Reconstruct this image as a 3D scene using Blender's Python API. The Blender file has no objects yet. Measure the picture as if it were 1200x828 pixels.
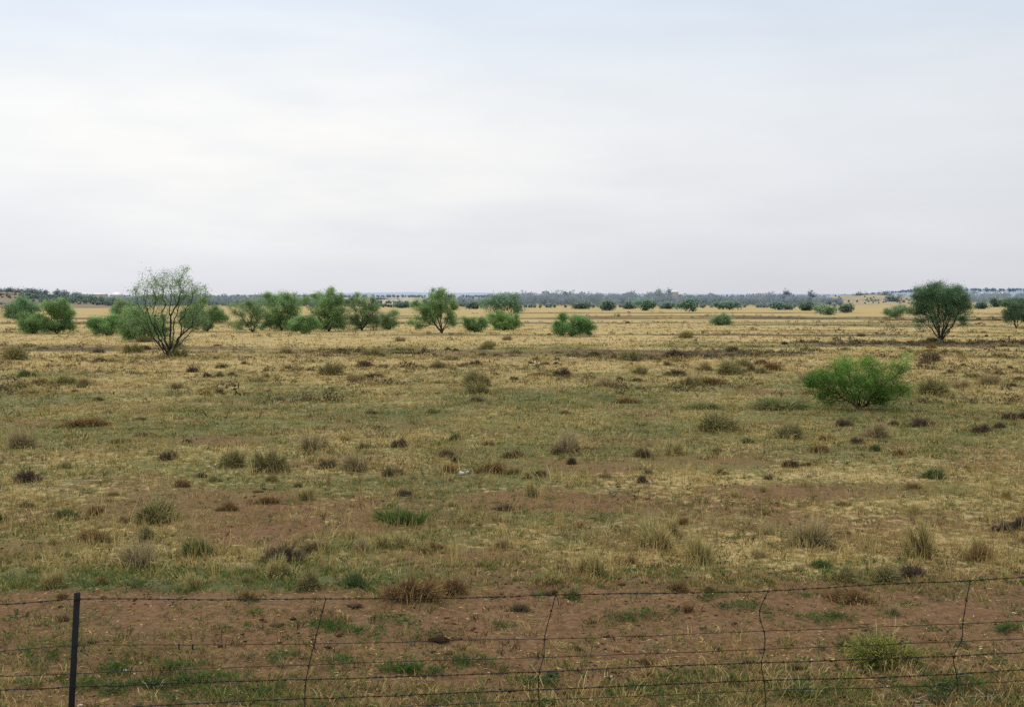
import bpy, math, random
import numpy as np

# ------------------------------------------------------------------ basics
S = bpy.context.scene
COL = S.collection
RNG = np.random.default_rng(7)
random.seed(7)
F = 1287.0            # focal length in photo pixels (photo 1200 x 828)
H = 3.5               # eye height, metres
PITCH = math.atan(66.0 / F)
CP, SP = math.cos(PITCH), math.sin(PITCH)


def ray(px, py):
    u, v = (px - 600.0) / F, (414.0 - py) / F
    return np.array([u, CP + v * SP, -SP + v * CP])


def at_dist(px, py, d):
    """point of the world at forward distance d seen in direction px, py"""
    r = ray(px, py)
    t = d / r[1]
    return np.array([r[0] * t, d, H + r[2] * t])


def on_ground(px, py):
    r = ray(px, py)
    z = 0.0
    for _ in range(3):
        t = (z - H) / r[2]
        x, y = r[0] * t, r[1] * t
        z = float(gz(np.array([x]), np.array([y]))[0])
    return x, y, z


# ------------------------------------------------------------------ noise
def _hash(ix, iy, seed):
    h = (ix.astype(np.int64) * 374761393 + iy.astype(np.int64) * 668265263 + seed * 1442695041) & 0xFFFFFFFF
    h = ((h ^ (h >> 13)) * 1274126177) & 0xFFFFFFFF
    h = h ^ (h >> 16)
    return (h & 0xFFFFFF).astype(np.float64) / 0xFFFFFF


def vnoise(x, y, seed=0):
    ix, iy = np.floor(x), np.floor(y)
    fx, fy = x - ix, y - iy
    fx = fx * fx * (3 - 2 * fx)
    fy = fy * fy * (3 - 2 * fy)
    a, b = _hash(ix, iy, seed), _hash(ix + 1, iy, seed)
    c, d = _hash(ix, iy + 1, seed), _hash(ix + 1, iy + 1, seed)
    return (a * (1 - fx) + b * fx) * (1 - fy) + (c * (1 - fx) + d * fx) * fy


def fbm(x, y, seed=0, octv=4):
    s, a, t = 0.0, 0.5, 0.0
    for k in range(octv):
        s = s + a * vnoise(x * 2 ** k + 17.3 * k, y * 2 ** k - 9.1 * k, seed + k)
        t += a
        a *= 0.5
    return s / t


def sstep(a, b, x):
    t = np.clip((x - a) / (b - a), 0, 1)
    return t * t * (3 - 2 * t)


def gz(x, y):
    """height of the ground"""
    z = 0.16 * (fbm(x / 9.0, y / 9.0, 3, 3) - 0.5) * sstep(6, 14, y)
    near = 1 - sstep(18, 45, y)
    z = z + near * (0.10 * (fbm(x / 0.5, y / 0.4, 11, 4) - 0.5))
    return z


# ------------------------------------------------------------------ what grows where
LT = [0, 12, 16, 22, 30, 40, 52, 60, 66, 72, 84, 100, 125, 150, 175, 205, 235, 262, 290, 315, 338, 350, 362, 385, 430, 480]
ST = [1.0, 1.0, 1.0, .85, .90, 1.0, 1.0, .88, .60, .62, .62, .55, .44, .40, .42, .48, .52, .42, .46, .54, .34, .16, .05, .03, .08, .14]
GR = [.05, .05, .04, .14, .12, .06, .10, .18, .28, .36, .46, .58, .64, .62, .54, .46, .48, .46, .46, .50, .58, .38, .14, .13, .17, .24]
DK = [.0, .0, .02, .16, .20, .04, .08, .26, .56, .40, .30, .26, .22, .22, .24, .26, .28, .22, .24, .30, .22, .14, .06, .06, .08, .08]


def cover(x, y):
    yy = np.maximum(y, 6.0)
    L = 4504.0 / yy
    warp = (fbm(x / 14.0, yy / 5.0, 21, 3) - 0.5)
    Lw = L * (1 + 0.20 * warp * sstep(9, 30, yy) + 0.05 * warp)
    st, gr, dk = np.interp(Lw, LT, ST), np.interp(Lw, LT, GR), np.interp(Lw, LT, DK)
    # the plain is greener and darker to the right from the bush to the far trees
    right = sstep(-0.05, 0.22, x / yy)
    mid = sstep(18, 24, L) * (1 - sstep(58, 72, L))
    st = st * (1 - 0.30 * right * mid)
    gr = gr + 0.22 * right * mid
    dk = dk + 0.32 * right * mid
    # patches
    big = fbm(x / 3.4 + 5, yy / 3.4, 31, 4)
    med = fbm(x / 1.1, yy / 1.1 + 3, 41, 3)
    huge = fbm(x / 16.0, yy / 11.0 + 3, 51, 3)
    far = sstep(60, 160, yy)
    p1 = (big * 0.5 + med * 0.5) * (1 - far) + huge * far
    p2 = fbm(x / 4.1 - 40, yy / 4.1, 61, 4) * (1 - far) + fbm(x / 26.0, yy / 9.0, 63, 3) * far
    p3 = fbm(x / 2.2, yy / 2.2 - 70, 71, 4) * (1 - far) + fbm(x / 30.0, yy / 7.0, 73, 4) * far
    # long narrow strips of pale and dark growth across the far plain
    lg = np.log(yy)
    b1 = fbm(x / 34.0, lg * 16.0, 81, 4)
    b2 = fbm(x / 48.0 + 7, lg * 13.0 + 5, 83, 4)
    fs = sstep(48, 85, yy) * (1 - sstep(230, 300, yy))
    dk = dk + fs * np.clip((b1 - .54) * 4.0, -.25, .5) * (.55 + .45 * right)
    st = st - fs * np.clip((b1 - .53) * 3.0, -.2, .5)
    gr = gr + fs * np.clip((b2 - .55) * 4.0, 0, .55)
    k = 2.6
    st = np.clip(st + k * (p1 - 0.5) * (0.10 + 0.30 * st), 0, 1)
    gr = np.clip(gr + k * (p2 - 0.5) * (0.10 + 0.42 * gr), 0, 1)
    dk = np.clip(dk + k * (p3 - 0.5) * (0.06 + 0.75 * dk), 0, 1)
    # pale green flush along the edge of the bare strip on the left
    e = np.exp(-((L - 338) / 11.0) ** 2) * sstep(0.02, -0.2, x / yy)
    gr = np.clip(gr + 0.45 * e, 0, 1)
    e = sstep(425, 455, L) * sstep(-.05, .25, x / yy)
    st, gr = np.clip(st + .13 * e, 0, 1), np.clip(gr + .14 * e, 0, 1)
    # bare reddish pans
    for (bx, by, rx, ry) in BARE:
        e = np.exp(-(((x - bx) / rx) ** 2 + ((yy - by) / ry) ** 2) ** 2)
        st, gr, dk = st * (1 - .6 * e), gr * (1 - .75 * e), dk * (1 - .5 * e)
    return st, gr, dk


BARE = []


def _bare(px, py, w, h):
    r = ray(px, py)
    t = -H / r[2]
    s = r[1] * t / F
    y0, y1 = 4504.0 / (py - 348 + h), 4504.0 / (py - 348 - h)
    BARE.append((r[0] * t, r[1] * t, w * s, (y1 - y0) / 2))


for b in [(240, 590, 130, 22), (830, 541, 75, 10), (690, 545, 90, 9), (300, 625, 90, 14), (250, 515, 70, 5), (880, 458, 50, 4),
          (640, 585, 110, 12), (30, 640, 60, 12), (980, 575, 160, 10), (520, 650, 120, 8)]:
    _bare(*b)


# ------------------------------------------------------------------ materials
def new_mat(name):
    m = bpy.data.materials.new(name)
    m.use_nodes = True
    m.node_tree.nodes.clear()
    return m, m.node_tree.nodes, m.node_tree.links


def node(n, typ, **kw):
    q = n.new(typ)
    for k, v in kw.items():
        if k in q.inputs:
            q.inputs[k].default_value = v
        else:
            setattr(q, k, v)
    return q


def mixc(n, l, fac, a, b, blend='MIX'):
    q = n.new('ShaderNodeMix')
    q.data_type = 'RGBA'
    q.blend_type = blend
    for sock, v in ((q.inputs[0], fac), (q.inputs[6], a), (q.inputs[7], b)):
        if isinstance(v, bpy.types.NodeSocket):
            l.new(v, sock)
        elif isinstance(v, (int, float)):
            sock.default_value = v
        else:
            sock.default_value = (*v, 1)
    return q.outputs[2]


def math_(n, l, op, a, b=None, c=None, clamp=False):
    q = n.new('ShaderNodeMath')
    q.operation = op
    q.use_clamp = clamp
    for i, v in enumerate((a, b, c)):
        if v is None:
            continue
        if isinstance(v, bpy.types.NodeSocket):
            l.new(v, q.inputs[i])
        else:
            q.inputs[i].default_value = v
    return q.outputs[0]


def noise(n, l, co, scale, detail=4, rough=0.55):
    q = node(n, 'ShaderNodeTexNoise', Scale=scale, Detail=detail, Roughness=rough)
    l.new(co, q.inputs['Vector'])
    return q.outputs['Fac']


def plant_mat(name, translucent=0.3, var=0.25, scale=3.0):
    """foliage: per-leaf colour carried by the mesh, varied by a noise"""
    m, n, l = new_mat(name)
    out = n.new('ShaderNodeOutputMaterial')
    at = node(n, 'ShaderNodeAttribute', attribute_name='tint')
    geo = n.new('ShaderNodeNewGeometry')
    nf = noise(n, l, geo.outputs['Position'], scale, 3)
    k = math_(n, l, 'MULTIPLY_ADD', nf, 2 * var, 1 - var)
    vm = n.new('ShaderNodeVectorMath')
    vm.operation = 'SCALE'
    l.new(at.outputs['Color'], vm.inputs[0])
    l.new(k, vm.inputs['Scale'])
    d = n.new('ShaderNodeBsdfDiffuse')
    t = n.new('ShaderNodeBsdfTranslucent')
    l.new(vm.outputs[0], d.inputs['Color'])
    l.new(vm.outputs[0], t.inputs['Color'])
    mx = n.new('ShaderNodeMixShader')
    mx.inputs[0].default_value = translucent
    l.new(d.outputs[0], mx.inputs[1])
    l.new(t.outputs[0], mx.inputs[2])
    l.new(mx.outputs[0], out.inputs[0])
    return m


def simple_mat(name, c1, c2, scale=8.0, rough=0.8, metallic=0.0, bump=0.0):
    m, n, l = new_mat(name)
    out = n.new('ShaderNodeOutputMaterial')
    b = node(n, 'ShaderNodeBsdfPrincipled', Roughness=rough, Metallic=metallic)
    geo = n.new('ShaderNodeNewGeometry')
    nf = noise(n, l, geo.outputs['Position'], scale, 6)
    nf = math_(n, l, 'MULTIPLY_ADD', nf, 2.2, -0.6, clamp=True)
    c = mixc(n, l, nf, c1, c2)
    l.new(c, b.inputs['Base Color'])
    if bump:
        bp = node(n, 'ShaderNodeBump', Strength=bump, Distance=0.01)
        l.new(nf, bp.inputs['Height'])
        l.new(bp.outputs[0], b.inputs['Normal'])
    l.new(b.outputs[0], out.inputs[0])
    return m


def ground_mat():
    m, n, l = new_mat('plain_ground')
    out = n.new('ShaderNodeOutputMaterial')
    geo = n.new('ShaderNodeNewGeometry')
    co = geo.outputs['Position']
    at = node(n, 'ShaderNodeAttribute', attribute_name='cover')
    sep = n.new('ShaderNodeSeparateColor')
    l.new(at.outputs['Color'], sep.inputs[0])
    n1, n2, n3 = noise(n, l, co, 0.9, 6, 0.6), noise(n, l, co, 14.0, 5, 0.65), noise(n, l, co, 4.6, 8, 0.74)
    n4 = noise(n, l, co, 0.16, 5, 0.6)
    soil = mixc(n, l, math_(n, l, 'MULTIPLY_ADD', n1, 2.4, -0.7, clamp=True), SOIL[0], SOIL[1])
    soil = mixc(n, l, math_(n, l, 'MULTIPLY_ADD', n2, 3.2, -1.25, clamp=True), soil, SOIL[2])
    soil = mixc(n, l, math_(n, l, 'MULTIPLY_ADD', n3, -7.0, 2.9, clamp=True), soil, SOIL[3])  # dark speckles painted in for shadow in the soil's small hollows

    turf = mixc(n, l, math_(n, l, 'MULTIPLY_ADD', n3, 3.0, -1.0, clamp=True), TURF[0], TURF[1])
    n7 = noise(n, l, co, 3.1, 8, 0.76)
    tf = math_(n, l, 'MULTIPLY_ADD', n7, -4.5, 2.1)
    tf = math_(n, l, 'ADD', tf, math_(n, l, 'MULTIPLY', at.outputs['Alpha'], 1.5), clamp=True)
    tf = math_(n, l, 'MULTIPLY', tf, math_(n, l, 'MULTIPLY', at.outputs['Alpha'], 1.15, clamp=True))
    soil = mixc(n, l, tf, soil, turf)

    def mask(ch, nz, sharp, bias=0.0):
        # (mask - noise) sharpened: a speckled cover whose density follows the mask
        a = math_(n, l, 'MULTIPLY_ADD', nz, -1.9, 0.45 + bias)
        a = math_(n, l, 'ADD', a, ch)
        return math_(n, l, 'MULTIPLY_ADD', a, sharp, 0.35, clamp=True)

    s1 = mixc(n, l, math_(n, l, 'MULTIPLY_ADD', n4, 3.0, -1.0, clamp=True), STRAW[0], STRAW[1])
    s1 = mixc(n, l, math_(n, l, 'MULTIPLY_ADD', n2, 2.6, -0.9, clamp=True), s1, STRAW[2])
    c = mixc(n, l, mask(sep.outputs[0], n3, 7.0), soil, s1)
    g1 = mixc(n, l, math_(n, l, 'MULTIPLY_ADD', n1, 3.0, -1.0, clamp=True), GREEN[0], GREEN[1])
    n5 = noise(n, l, co, 5.3, 8, 0.76)
    c = mixc(n, l, math_(n, l, 'MULTIPLY', mask(sep.outputs[1], n5, 5.0, -0.10), 0.85), c, g1)
    n6 = noise(n, l, co, 1.7, 6, 0.7)
    c = mixc(n, l, math_(n, l, 'MULTIPLY', mask(sep.outputs[2], n6, 4.5, -0.14), 0.8), c, DARK[0])
    n8 = noise(n, l, co, 8.5, 5, 0.7)
    gap = math_(n, l, 'MULTIPLY_ADD', n8, -9.0, 3.75, clamp=True)  # dark flecks painted in as the shade in gaps between tufts
    c = mixc(n, l, math_(n, l, 'MULTIPLY', gap, 0.75), c, (0.045, 0.034, 0.018))
    tip = math_(n, l, 'MULTIPLY_ADD', noise(n, l, co, 11.0, 4, 0.7), 9.0, -5.5, clamp=True)
    c = mixc(n, l, math_(n, l, 'MULTIPLY', math_(n, l, 'MULTIPLY', tip, at.outputs['Alpha']), 0.8), c, STRAW[2])
    b = node(n, 'ShaderNodeBsdfPrincipled', Roughness=0.95)
    b.inputs['Specular IOR Level'].default_value = 0.1
    l.new(c, b.inputs['Base Color'])
    hsum = math_(n, l, 'MULTIPLY_ADD', n2, 0.5, n3)
    bp = node(n, 'ShaderNodeBump', Strength=0.9, Distance=0.05)
    l.new(hsum, bp.inputs['Height'])
    l.new(bp.outputs[0], b.inputs['Normal'])
    l.new(b.outputs[0], out.inputs[0])
    return m


SOIL = [(0.130, 0.070, 0.033), (0.190, 0.108, 0.053), (0.270, 0.165, 0.085), (0.048, 0.028, 0.015)]
TURF = [(0.115, 0.120, 0.036), (0.225, 0.200, 0.070)]
STRAW = [(0.48, 0.355, 0.150), (0.30, 0.23, 0.096), (0.60, 0.46, 0.21)]
GREEN = [(0.095, 0.122, 0.045), (0.150, 0.160, 0.064)]
DARK = [(0.105, 0.078, 0.052)]


# ------------------------------------------------------------------ mesh helpers
def build(name, verts, faces_n, loops, mat, tint=None, attr='tint', parent=None, smooth=False):
    """verts (N,3); faces_n: vertices per face (int or array); loops: flat indices"""
    me = bpy.data.meshes.new(name)
    verts = np.asarray(verts, dtype=np.float32)
    loops = np.asarray(loops, dtype=np.int32).ravel()
    if isinstance(faces_n, int):
        nf = len(loops) // faces_n
        starts = np.arange(nf, dtype=np.int32) * faces_n
    else:
        fn = np.asarray(faces_n, dtype=np.int32)
        nf = len(fn)
        starts = np.concatenate(([0], np.cumsum(fn)[:-1])).astype(np.int32)
    me.vertices.add(len(verts))
    me.vertices.foreach_set('co', verts.ravel())
    me.loops.add(len(loops))
    me.loops.foreach_set('vertex_index', loops)
    me.polygons.add(nf)
    me.polygons.foreach_set('loop_start', starts)
    me.update(calc_edges=True)
    if smooth:
        me.polygons.foreach_set('use_smooth', np.ones(nf, dtype=bool))
    if tint is not None:
        t = np.ones((len(verts), 4), dtype=np.float32)
        t[:, :tint.shape[1]] = tint
        a = me.attributes.new(attr, 'FLOAT_COLOR', 'POINT')
        a.data.foreach_set('color', t.ravel())
    me.materials.append(mat)
    o = bpy.data.objects.new(name, me)
    COL.objects.link(o)
    if parent is not None:
        o.parent = parent
    return o


def tag(o, label, cat, group=None):
    o['label'] = label
    o['category'] = cat
    if group:
        o['group'] = group
    return o


def empty(name, loc=(0, 0, 0), rz=0.0):
    o = bpy.data.objects.new(name, None)
    o.empty_display_size = 0.1
    COL.objects.link(o)
    o.location = loc
    o.rotation_euler = (0, 0, rz)
    return o


def blades(base, h, w, az, lean, tint, tip=1.25, root=0.6, curl=0.4):
    """one bent blade of 5 verts / 3 tris per base point"""
    n = len(base)
    ld = np.stack([np.cos(az), np.sin(az), np.zeros(n)], 1)
    fa = RNG.uniform(0, 2 * np.pi, n)
    sd = np.stack([np.cos(fa), np.sin(fa), np.zeros(n)], 1) * (w / 2)[:, None]
    up = np.array([0, 0, 1.0])
    mid = base + up * (h * 0.55)[:, None] + ld * (lean * curl * h)[:, None]
    top = base + up * (h * np.sqrt(np.clip(1 - (lean * 0.7) ** 2, 0.15, 1)))[:, None] + ld * (lean * h)[:, None]
    v = np.stack([base - sd, base + sd, mid - sd * 0.75, mid + sd * 0.75, top], 1).reshape(-1, 3)
    i = (np.arange(n) * 5)[:, None]
    f = np.concatenate([i + [0, 1, 3], i + [0, 3, 2], i + [2, 3, 4]], 1).reshape(-1)
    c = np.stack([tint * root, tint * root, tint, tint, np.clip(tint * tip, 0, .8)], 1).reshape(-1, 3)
    return v, f, c


def cards(cen, axis, ln, wd, tint):
    """rhombic leaves"""
    n = len(cen)
    axis = axis / np.linalg.norm(axis, axis=1)[:, None]
    rnd = RNG.normal(size=(n, 3))
    side = np.cross(axis, rnd)
    side /= np.linalg.norm(side, axis=1)[:, None] + 1e-9
    a, b = axis * (ln / 2)[:, None], side * (wd / 2)[:, None]
    v = np.stack([cen - a, cen + b, cen + a, cen - b], 1).reshape(-1, 3)
    f = np.arange(n * 4)
    c = np.repeat(tint, 4, axis=0)
    return v, f, c


def tubes(P, Q, rp, rq, sides=5):
    """frusta between point pairs"""
    n = len(P)
    ax = Q - P
    ax = ax / (np.linalg.norm(ax, axis=1)[:, None] + 1e-9)
    ref = np.where(np.abs(ax[:, 2:3]) > 0.9, [[1.0, 0, 0]], [[0, 0, 1.0]])
    u = np.cross(ax, ref)
    u /= np.linalg.norm(u, axis=1)[:, None] + 1e-9
    w = np.cross(ax, u)
    ang = np.arange(sides) * 2 * np.pi / sides
    ring = u[:, None] * np.cos(ang)[None, :, None] + w[:, None] * np.sin(ang)[None, :, None]
    a = P[:, None] + ring * rp[:, None, None]
    b = Q[:, None] + ring * rq[:, None, None]
    v = np.concatenate([a, b], 1).reshape(-1, 3)
    i = (np.arange(n) * 2 * sides)[:, None, None]
    k = np.arange(sides)
    k2 = (k + 1) % sides
    f = i + np.stack([k, k2, k2 + sides, k + sides], 1)[None]
    return v, f.reshape(-1)


# ------------------------------------------------------------------ camera
cam = bpy.data.cameras.new('camera')
cam.sensor_width = 36
cam.lens = F / 1200 * 36
cam.clip_start = 0.1
cam.clip_end = 30000
co = bpy.data.objects.new('camera', cam)
COL.objects.link(co)
co.location = (0, 0, H)
co.rotation_euler = (math.pi / 2 - PITCH, 0, 0)
S.camera = co

# ------------------------------------------------------------------ daylight: bright milky overcast, veiled sun high on the left
SUN_EL, SUN_AZ = math.radians(52), math.radians(-28)     # azimuth from +Y, towards -X


def make_world():
    w = bpy.data.worlds.new('World')
    S.world = w
    w.use_nodes = True
    n, l = w.node_tree.nodes, w.node_tree.links
    n.clear()
    out = n.new('ShaderNodeOutputWorld')
    bg = node(n, 'ShaderNodeBackground', Strength=0.1)
    sky = n.new('ShaderNodeTexSky')
    sky.sky_type = 'NISHITA'
    sky.sun_disc = False
    sky.sun_elevation = SUN_EL
    sky.sun_rotation = SUN_AZ
    sky.dust_density = 4.0
    tc = n.new('ShaderNodeTexCoord')
    d = tc.outputs['Generated']
    sep = n.new('ShaderNodeSeparateXYZ')
    l.new(d, sep.inputs[0])
    # thin cloud deck: colour by height above the horizon
    warp = n.new('ShaderNodeMapping')
    warp.inputs['Scale'].default_value = (1.6, 1.6, 7.0)
    l.new(d, warp.inputs['Vector'])
    nz = noise(n, l, warp.outputs[0], 1.5, 5, 0.5)
    nz2 = noise(n, l, warp.outputs[0], 4.0, 5, 0.5)
    zz = math_(n, l, 'ADD', sep.outputs['Z'], math_(n, l, 'MULTIPLY_ADD', nz, 0.10, -0.05))
    ramp = n.new('ShaderNodeValToRGB')
    cr = ramp.color_ramp
    pts = SKY
    while len(cr.elements) < len(pts):
        cr.elements.new(0.5)
    for e, (p, c) in zip(cr.elements, pts):
        e.position = p
        e.color = (*c, 1)
    l.new(zz, ramp.inputs[0])
    # cooler towards the right, warm white where the sun is veiled
    xr = math_(n, l, 'MULTIPLY_ADD', sep.outputs['X'], -0.16, 0.99)
    xr = math_(n, l, 'MINIMUM', xr, 1.03)
    xr = math_(n, l, 'ADD', xr, math_(n, l, 'MULTIPLY_ADD', nz2, 0.12, -0.06))
    gx = math_(n, l, 'DIVIDE', math_(n, l, 'ADD', sep.outputs['X'], 0.20), 0.30)
    gy = math_(n, l, 'DIVIDE', math_(n, l, 'ADD', zz, -0.125), 0.075)
    rr = math_(n, l, 'ADD', math_(n, l, 'MULTIPLY', gx, gx), math_(n, l, 'MULTIPLY', gy, gy))
    gl = math_(n, l, 'POWER', 2.71828, math_(n, l, 'MULTIPLY', rr, -1.0))
    gl = math_(n, l, 'MULTIPLY', gl, math_(n, l, 'MULTIPLY_ADD', nz2, 2.2, -0.35, clamp=True))
    base = mixc(n, l, gl, ramp.outputs[0], (0.97, 0.96, 0.93))
    vm = n.new('ShaderNodeVectorMath')
    vm.operation = 'SCALE'
    l.new(base, vm.inputs[0])
    l.new(math_(n, l, 'MULTIPLY', xr, 10.0), vm.inputs['Scale'])
    c = mixc(n, l, 0.94, sky.outputs[0], vm.outputs[0])
    l.new(c, bg.inputs['Color'])
    l.new(bg.outputs[0], out.inputs[0])


SKY = [(0.0, (0.745, 0.76, 0.815)), (0.06, (0.81, 0.835, 0.885)), (0.13, (0.865, 0.89, 0.93)), (0.19, (0.845, 0.89, 0.94)),
       (0.25, (0.745, 0.83, 0.93)), (0.45, (0.80, 0.84, 0.90)), (1.0, (0.95, 0.96, 0.98))]
make_world()
sl = bpy.data.lights.new('sun', 'SUN')
sl.energy = 1.35
sl.angle = math.radians(14)
sl.color = (1.0, 0.95, 0.87)
so = bpy.data.objects.new('sun', sl)
COL.objects.link(so)
so.rotation_euler = (math.pi / 2 - SUN_EL, 0, math.pi - SUN_AZ)
_dirv = np.array([math.sin(SUN_AZ) * math.cos(SUN_EL), math.cos(SUN_AZ) * math.cos(SUN_EL), math.sin(SUN_EL)])
from mathutils import Vector
so.rotation_euler = Vector(_dirv).to_track_quat('Z', 'Y').to_euler()

# ------------------------------------------------------------------ ground sheet
def make_ground():
    rows = [-30, -18, -10, -5, 0, 4, 6]
    y = 7.0
    while y < 24:
        rows.append(y)
        y += 0.04 + max(0, (y - 12)) * 0.004
    while y < 400:
        rows.append(y)
        y *= 1.010
    while y < 14000:
        rows.append(y)
        y *= 1.10
    rows = np.array(rows)
    ncol = 640
    u = np.linspace(-1, 1, ncol)
    half = np.maximum(0.70 * rows, 0) + 7
    X = u[None] * half[:, None]
    Y = np.repeat(rows[:, None], ncol, 1)
    x, y = X.ravel(), Y.ravel()
    z = gz(x, y)
    st, gr, dk = cover(x, y)
    nr = len(rows)
    i = (np.arange(nr - 1)[:, None] * ncol + np.arange(ncol - 1)[None]).ravel()
    f = np.stack([i, i + 1, i + ncol + 1, i + ncol], 1)
    L = 4504.0 / np.maximum(y, 6.0)
    turf = np.interp(L, [0, 80, 105, 160, 185, 230, 300], [.5, .6, .85, .85, .72, .58, .62]) * (1 - sstep(318, 352, L + 70 * (fbm(x / 1.6, y / .8, 301, 4) - .5)))
    for (bx, by, rx, ry) in BARE:
        turf = turf * (1 - .45 * np.exp(-(((x - bx) / rx) ** 2 + ((y - by) / ry) ** 2) ** 2))
    turf = np.clip(turf + 1.9 * (fbm(x / 1.9, y / 1.9, 311, 5) - .5) * sstep(.1, .5, turf), 0, 1)
    o = build('ground', np.stack([x, y, z], 1), 4, f, ground_mat(), np.stack([st, gr, dk, turf], 1), attr='cover', smooth=True)
    o['kind'] = 'structure'


make_ground()

# ------------------------------------------------------------------ grass and weeds (uncountable cover)
M_GRASS = plant_mat('grass_blades', 0.25, 0.25, 1.3)
M_LEAF = plant_mat('leafy_green', 0.42, 0.22, 0.8)
M_SHRUB = plant_mat('shrub_twigs', 0.15, 0.2, 5.0)
M_FAR = plant_mat('hazy_foliage', 0.5, 0.10, 0.1)
M_BARK = simple_mat('dark_bark', (0.012, 0.010, 0.010), (0.035, 0.028, 0.024), 6)

PAL = {
    'straw': np.array([[.56, .42, .17], [.46, .35, .14], [.68, .53, .24], [.37, .285, .115], [.52, .36, .14]]),
    'green': np.array([[.155, .205, .050], [.125, .185, .050], [.215, .235, .065], [.16, .21, .085], [.26, .25, .07]]),
    'weed': np.array([[.095, .165, .042], [.080, .135, .045], [.125, .180, .06], [.115, .15, .07], [.095, .17, .035]]),
    'brown': np.array([[.145, .088, .044], [.11, .070, .038], [.19, .12, .06], [.085, .058, .036]]),
}


def pick(kind, n, jit=0.34):
    p = PAL[kind]
    c = p[RNG.integers(0, len(p), n)]
    return c * (1 + RNG.uniform(-jit, jit, (n, 1)))


def sample(n, y0, y1, spread=0.56, extra=1.5):
    """points whose number per picture area is even: density falls with distance"""
    L = RNG.uniform(4504 / y1, 4504 / y0, n)
    y = 4504 / L
    x = RNG.uniform(-1, 1, n) * (spread * y + extra)
    return x, y


def grass_field():
    V, Fc, C = [], [], []
    off = 0

    def add(t):
        nonlocal off
        v, f, c = t
        V.append(v)
        Fc.append(f + off)
        C.append(c)
        off += len(v)

    def tufts(n, y0, y1, kind, per, hr, wr, spread_r, lean, thr, power=1.0, fade=None):
        """n tuft centres, `per` blades each"""
        x, y = sample(n, y0, y1)
        st, gr, dk = cover(x, y)
        m = {'straw': st, 'green': gr, 'brown': dk}[kind]
        pk = np.clip((m - thr) / (1 - thr), 0, 1) ** power
        fine = fbm(x / .7 + 31, y / .55, {'straw': 201, 'green': 211, 'brown': 221}[kind], 2)
        pk = pk * np.clip((fine - .26) * 3.0, .3, 1.5)
        if fade:
            pk = pk * (sstep(fade[0], fade[1], y) if fade[0] < fade[1] else 1 - sstep(fade[1], fade[0], y))
        keep = RNG.uniform(0, 1, n) < pk
        x, y = x[keep], y[keep]
        k = len(x)
        sc = RNG.lognormal(0, 0.35, k)
        x = np.repeat(x, per)
        y = np.repeat(y, per)
        sc = np.repeat(sc, per)
        n2 = len(x)
        rr = np.abs(RNG.normal(0, 1, n2)) * spread_r * sc
        aa = RNG.uniform(0, 2 * np.pi, n2)
        bx, by = x + rr * np.cos(aa), y + rr * np.sin(aa)
        base = np.stack([bx, by, gz(bx, by) - 0.01], 1)
        grow = np.maximum(1.0, y / 32.0)
        h = RNG.uniform(*hr, n2) * sc * np.minimum(1 + (grow - 1) * 0.15, 1.5)
        w = RNG.uniform(*wr, n2) * grow
        lx = np.clip(RNG.normal(lean, 0.2, n2), 0.02, 1.15)
        col = np.repeat(pick(kind, k), per, 0) * (1 + RNG.uniform(-.2, .2, (n2, 1)))
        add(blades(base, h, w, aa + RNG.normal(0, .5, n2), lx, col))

    # near: fine detail
    tufts(60000, 9, 38, 'straw', 9, (.03, .11), (.005, .010), .05, .75, .02, 1.2, (38, 20))
    tufts(75000, 9, 38, 'green', 9, (.02, .07), (.006, .013), .05, .7, .06, 1.2, (38, 20))
    tufts(18000, 9, 38, 'brown', 12, (.03, .10), (.005, .010), .05, .6, .04, 1.0, (38, 20))
    tufts(14000, 11, 34, 'straw', 5, (.12, .36), (.004, .007), .03, .25, .10, 1.2, (34, 20))       # seed stalks
    # middle
    tufts(80000, 19, 66, 'straw', 8, (.04, .14), (.009, .018), .12, .75, .03, 1.2, (19, 34))
    tufts(56000, 19, 66, 'green', 8, (.03, .095), (.009, .020), .12, .75, .06, 1.2, (19, 34))
    tufts(20000, 19, 66, 'brown', 9, (.04, .13), (.010, .020), .12, .6, .05, 1.0, (19, 34))
    # grass and litter growing into the feet of the shrubs
    sk = [q for q in SKIRTS if q[1] < 80]
    for (x, y, w, kd) in sk:
        k = int(np.clip(260 * w, 40, 420))
        rr, aa = np.abs(RNG.normal(.40, .24, k)) * w, RNG.uniform(0, 2 * np.pi, k)
        bx, by = x + rr * np.cos(aa), y + rr * np.sin(aa) * .8
        base = np.stack([bx, by, gz(bx, by) - .01], 1)
        grow = max(1.0, y / 30)
        mixk = RNG.choice(['straw', 'green', 'brown'], 1, p=[.4, .32, .28])[0] if kd != 'tussock' else 'straw'
        alt = RNG.uniform(0, 1, k) < .6
        col = np.where(alt[:, None], pick(mixk, k), pick('straw' if mixk != 'straw' else 'green', k))
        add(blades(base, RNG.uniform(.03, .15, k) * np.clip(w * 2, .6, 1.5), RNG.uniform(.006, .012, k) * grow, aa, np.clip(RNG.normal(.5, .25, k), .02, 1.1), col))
    # far
    tufts(14000, 62, 160, 'straw', 6, (.04, .10), (.02, .035), .30, .9, .05)
    tufts(14000, 62, 160, 'green', 6, (.03, .09), (.02, .035), .30, .9, .06)
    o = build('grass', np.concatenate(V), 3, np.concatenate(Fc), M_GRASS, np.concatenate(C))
    o['kind'] = 'stuff'
    tag(o, 'patchy dry yellow and green grass covering the plain', 'grass')




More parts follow.
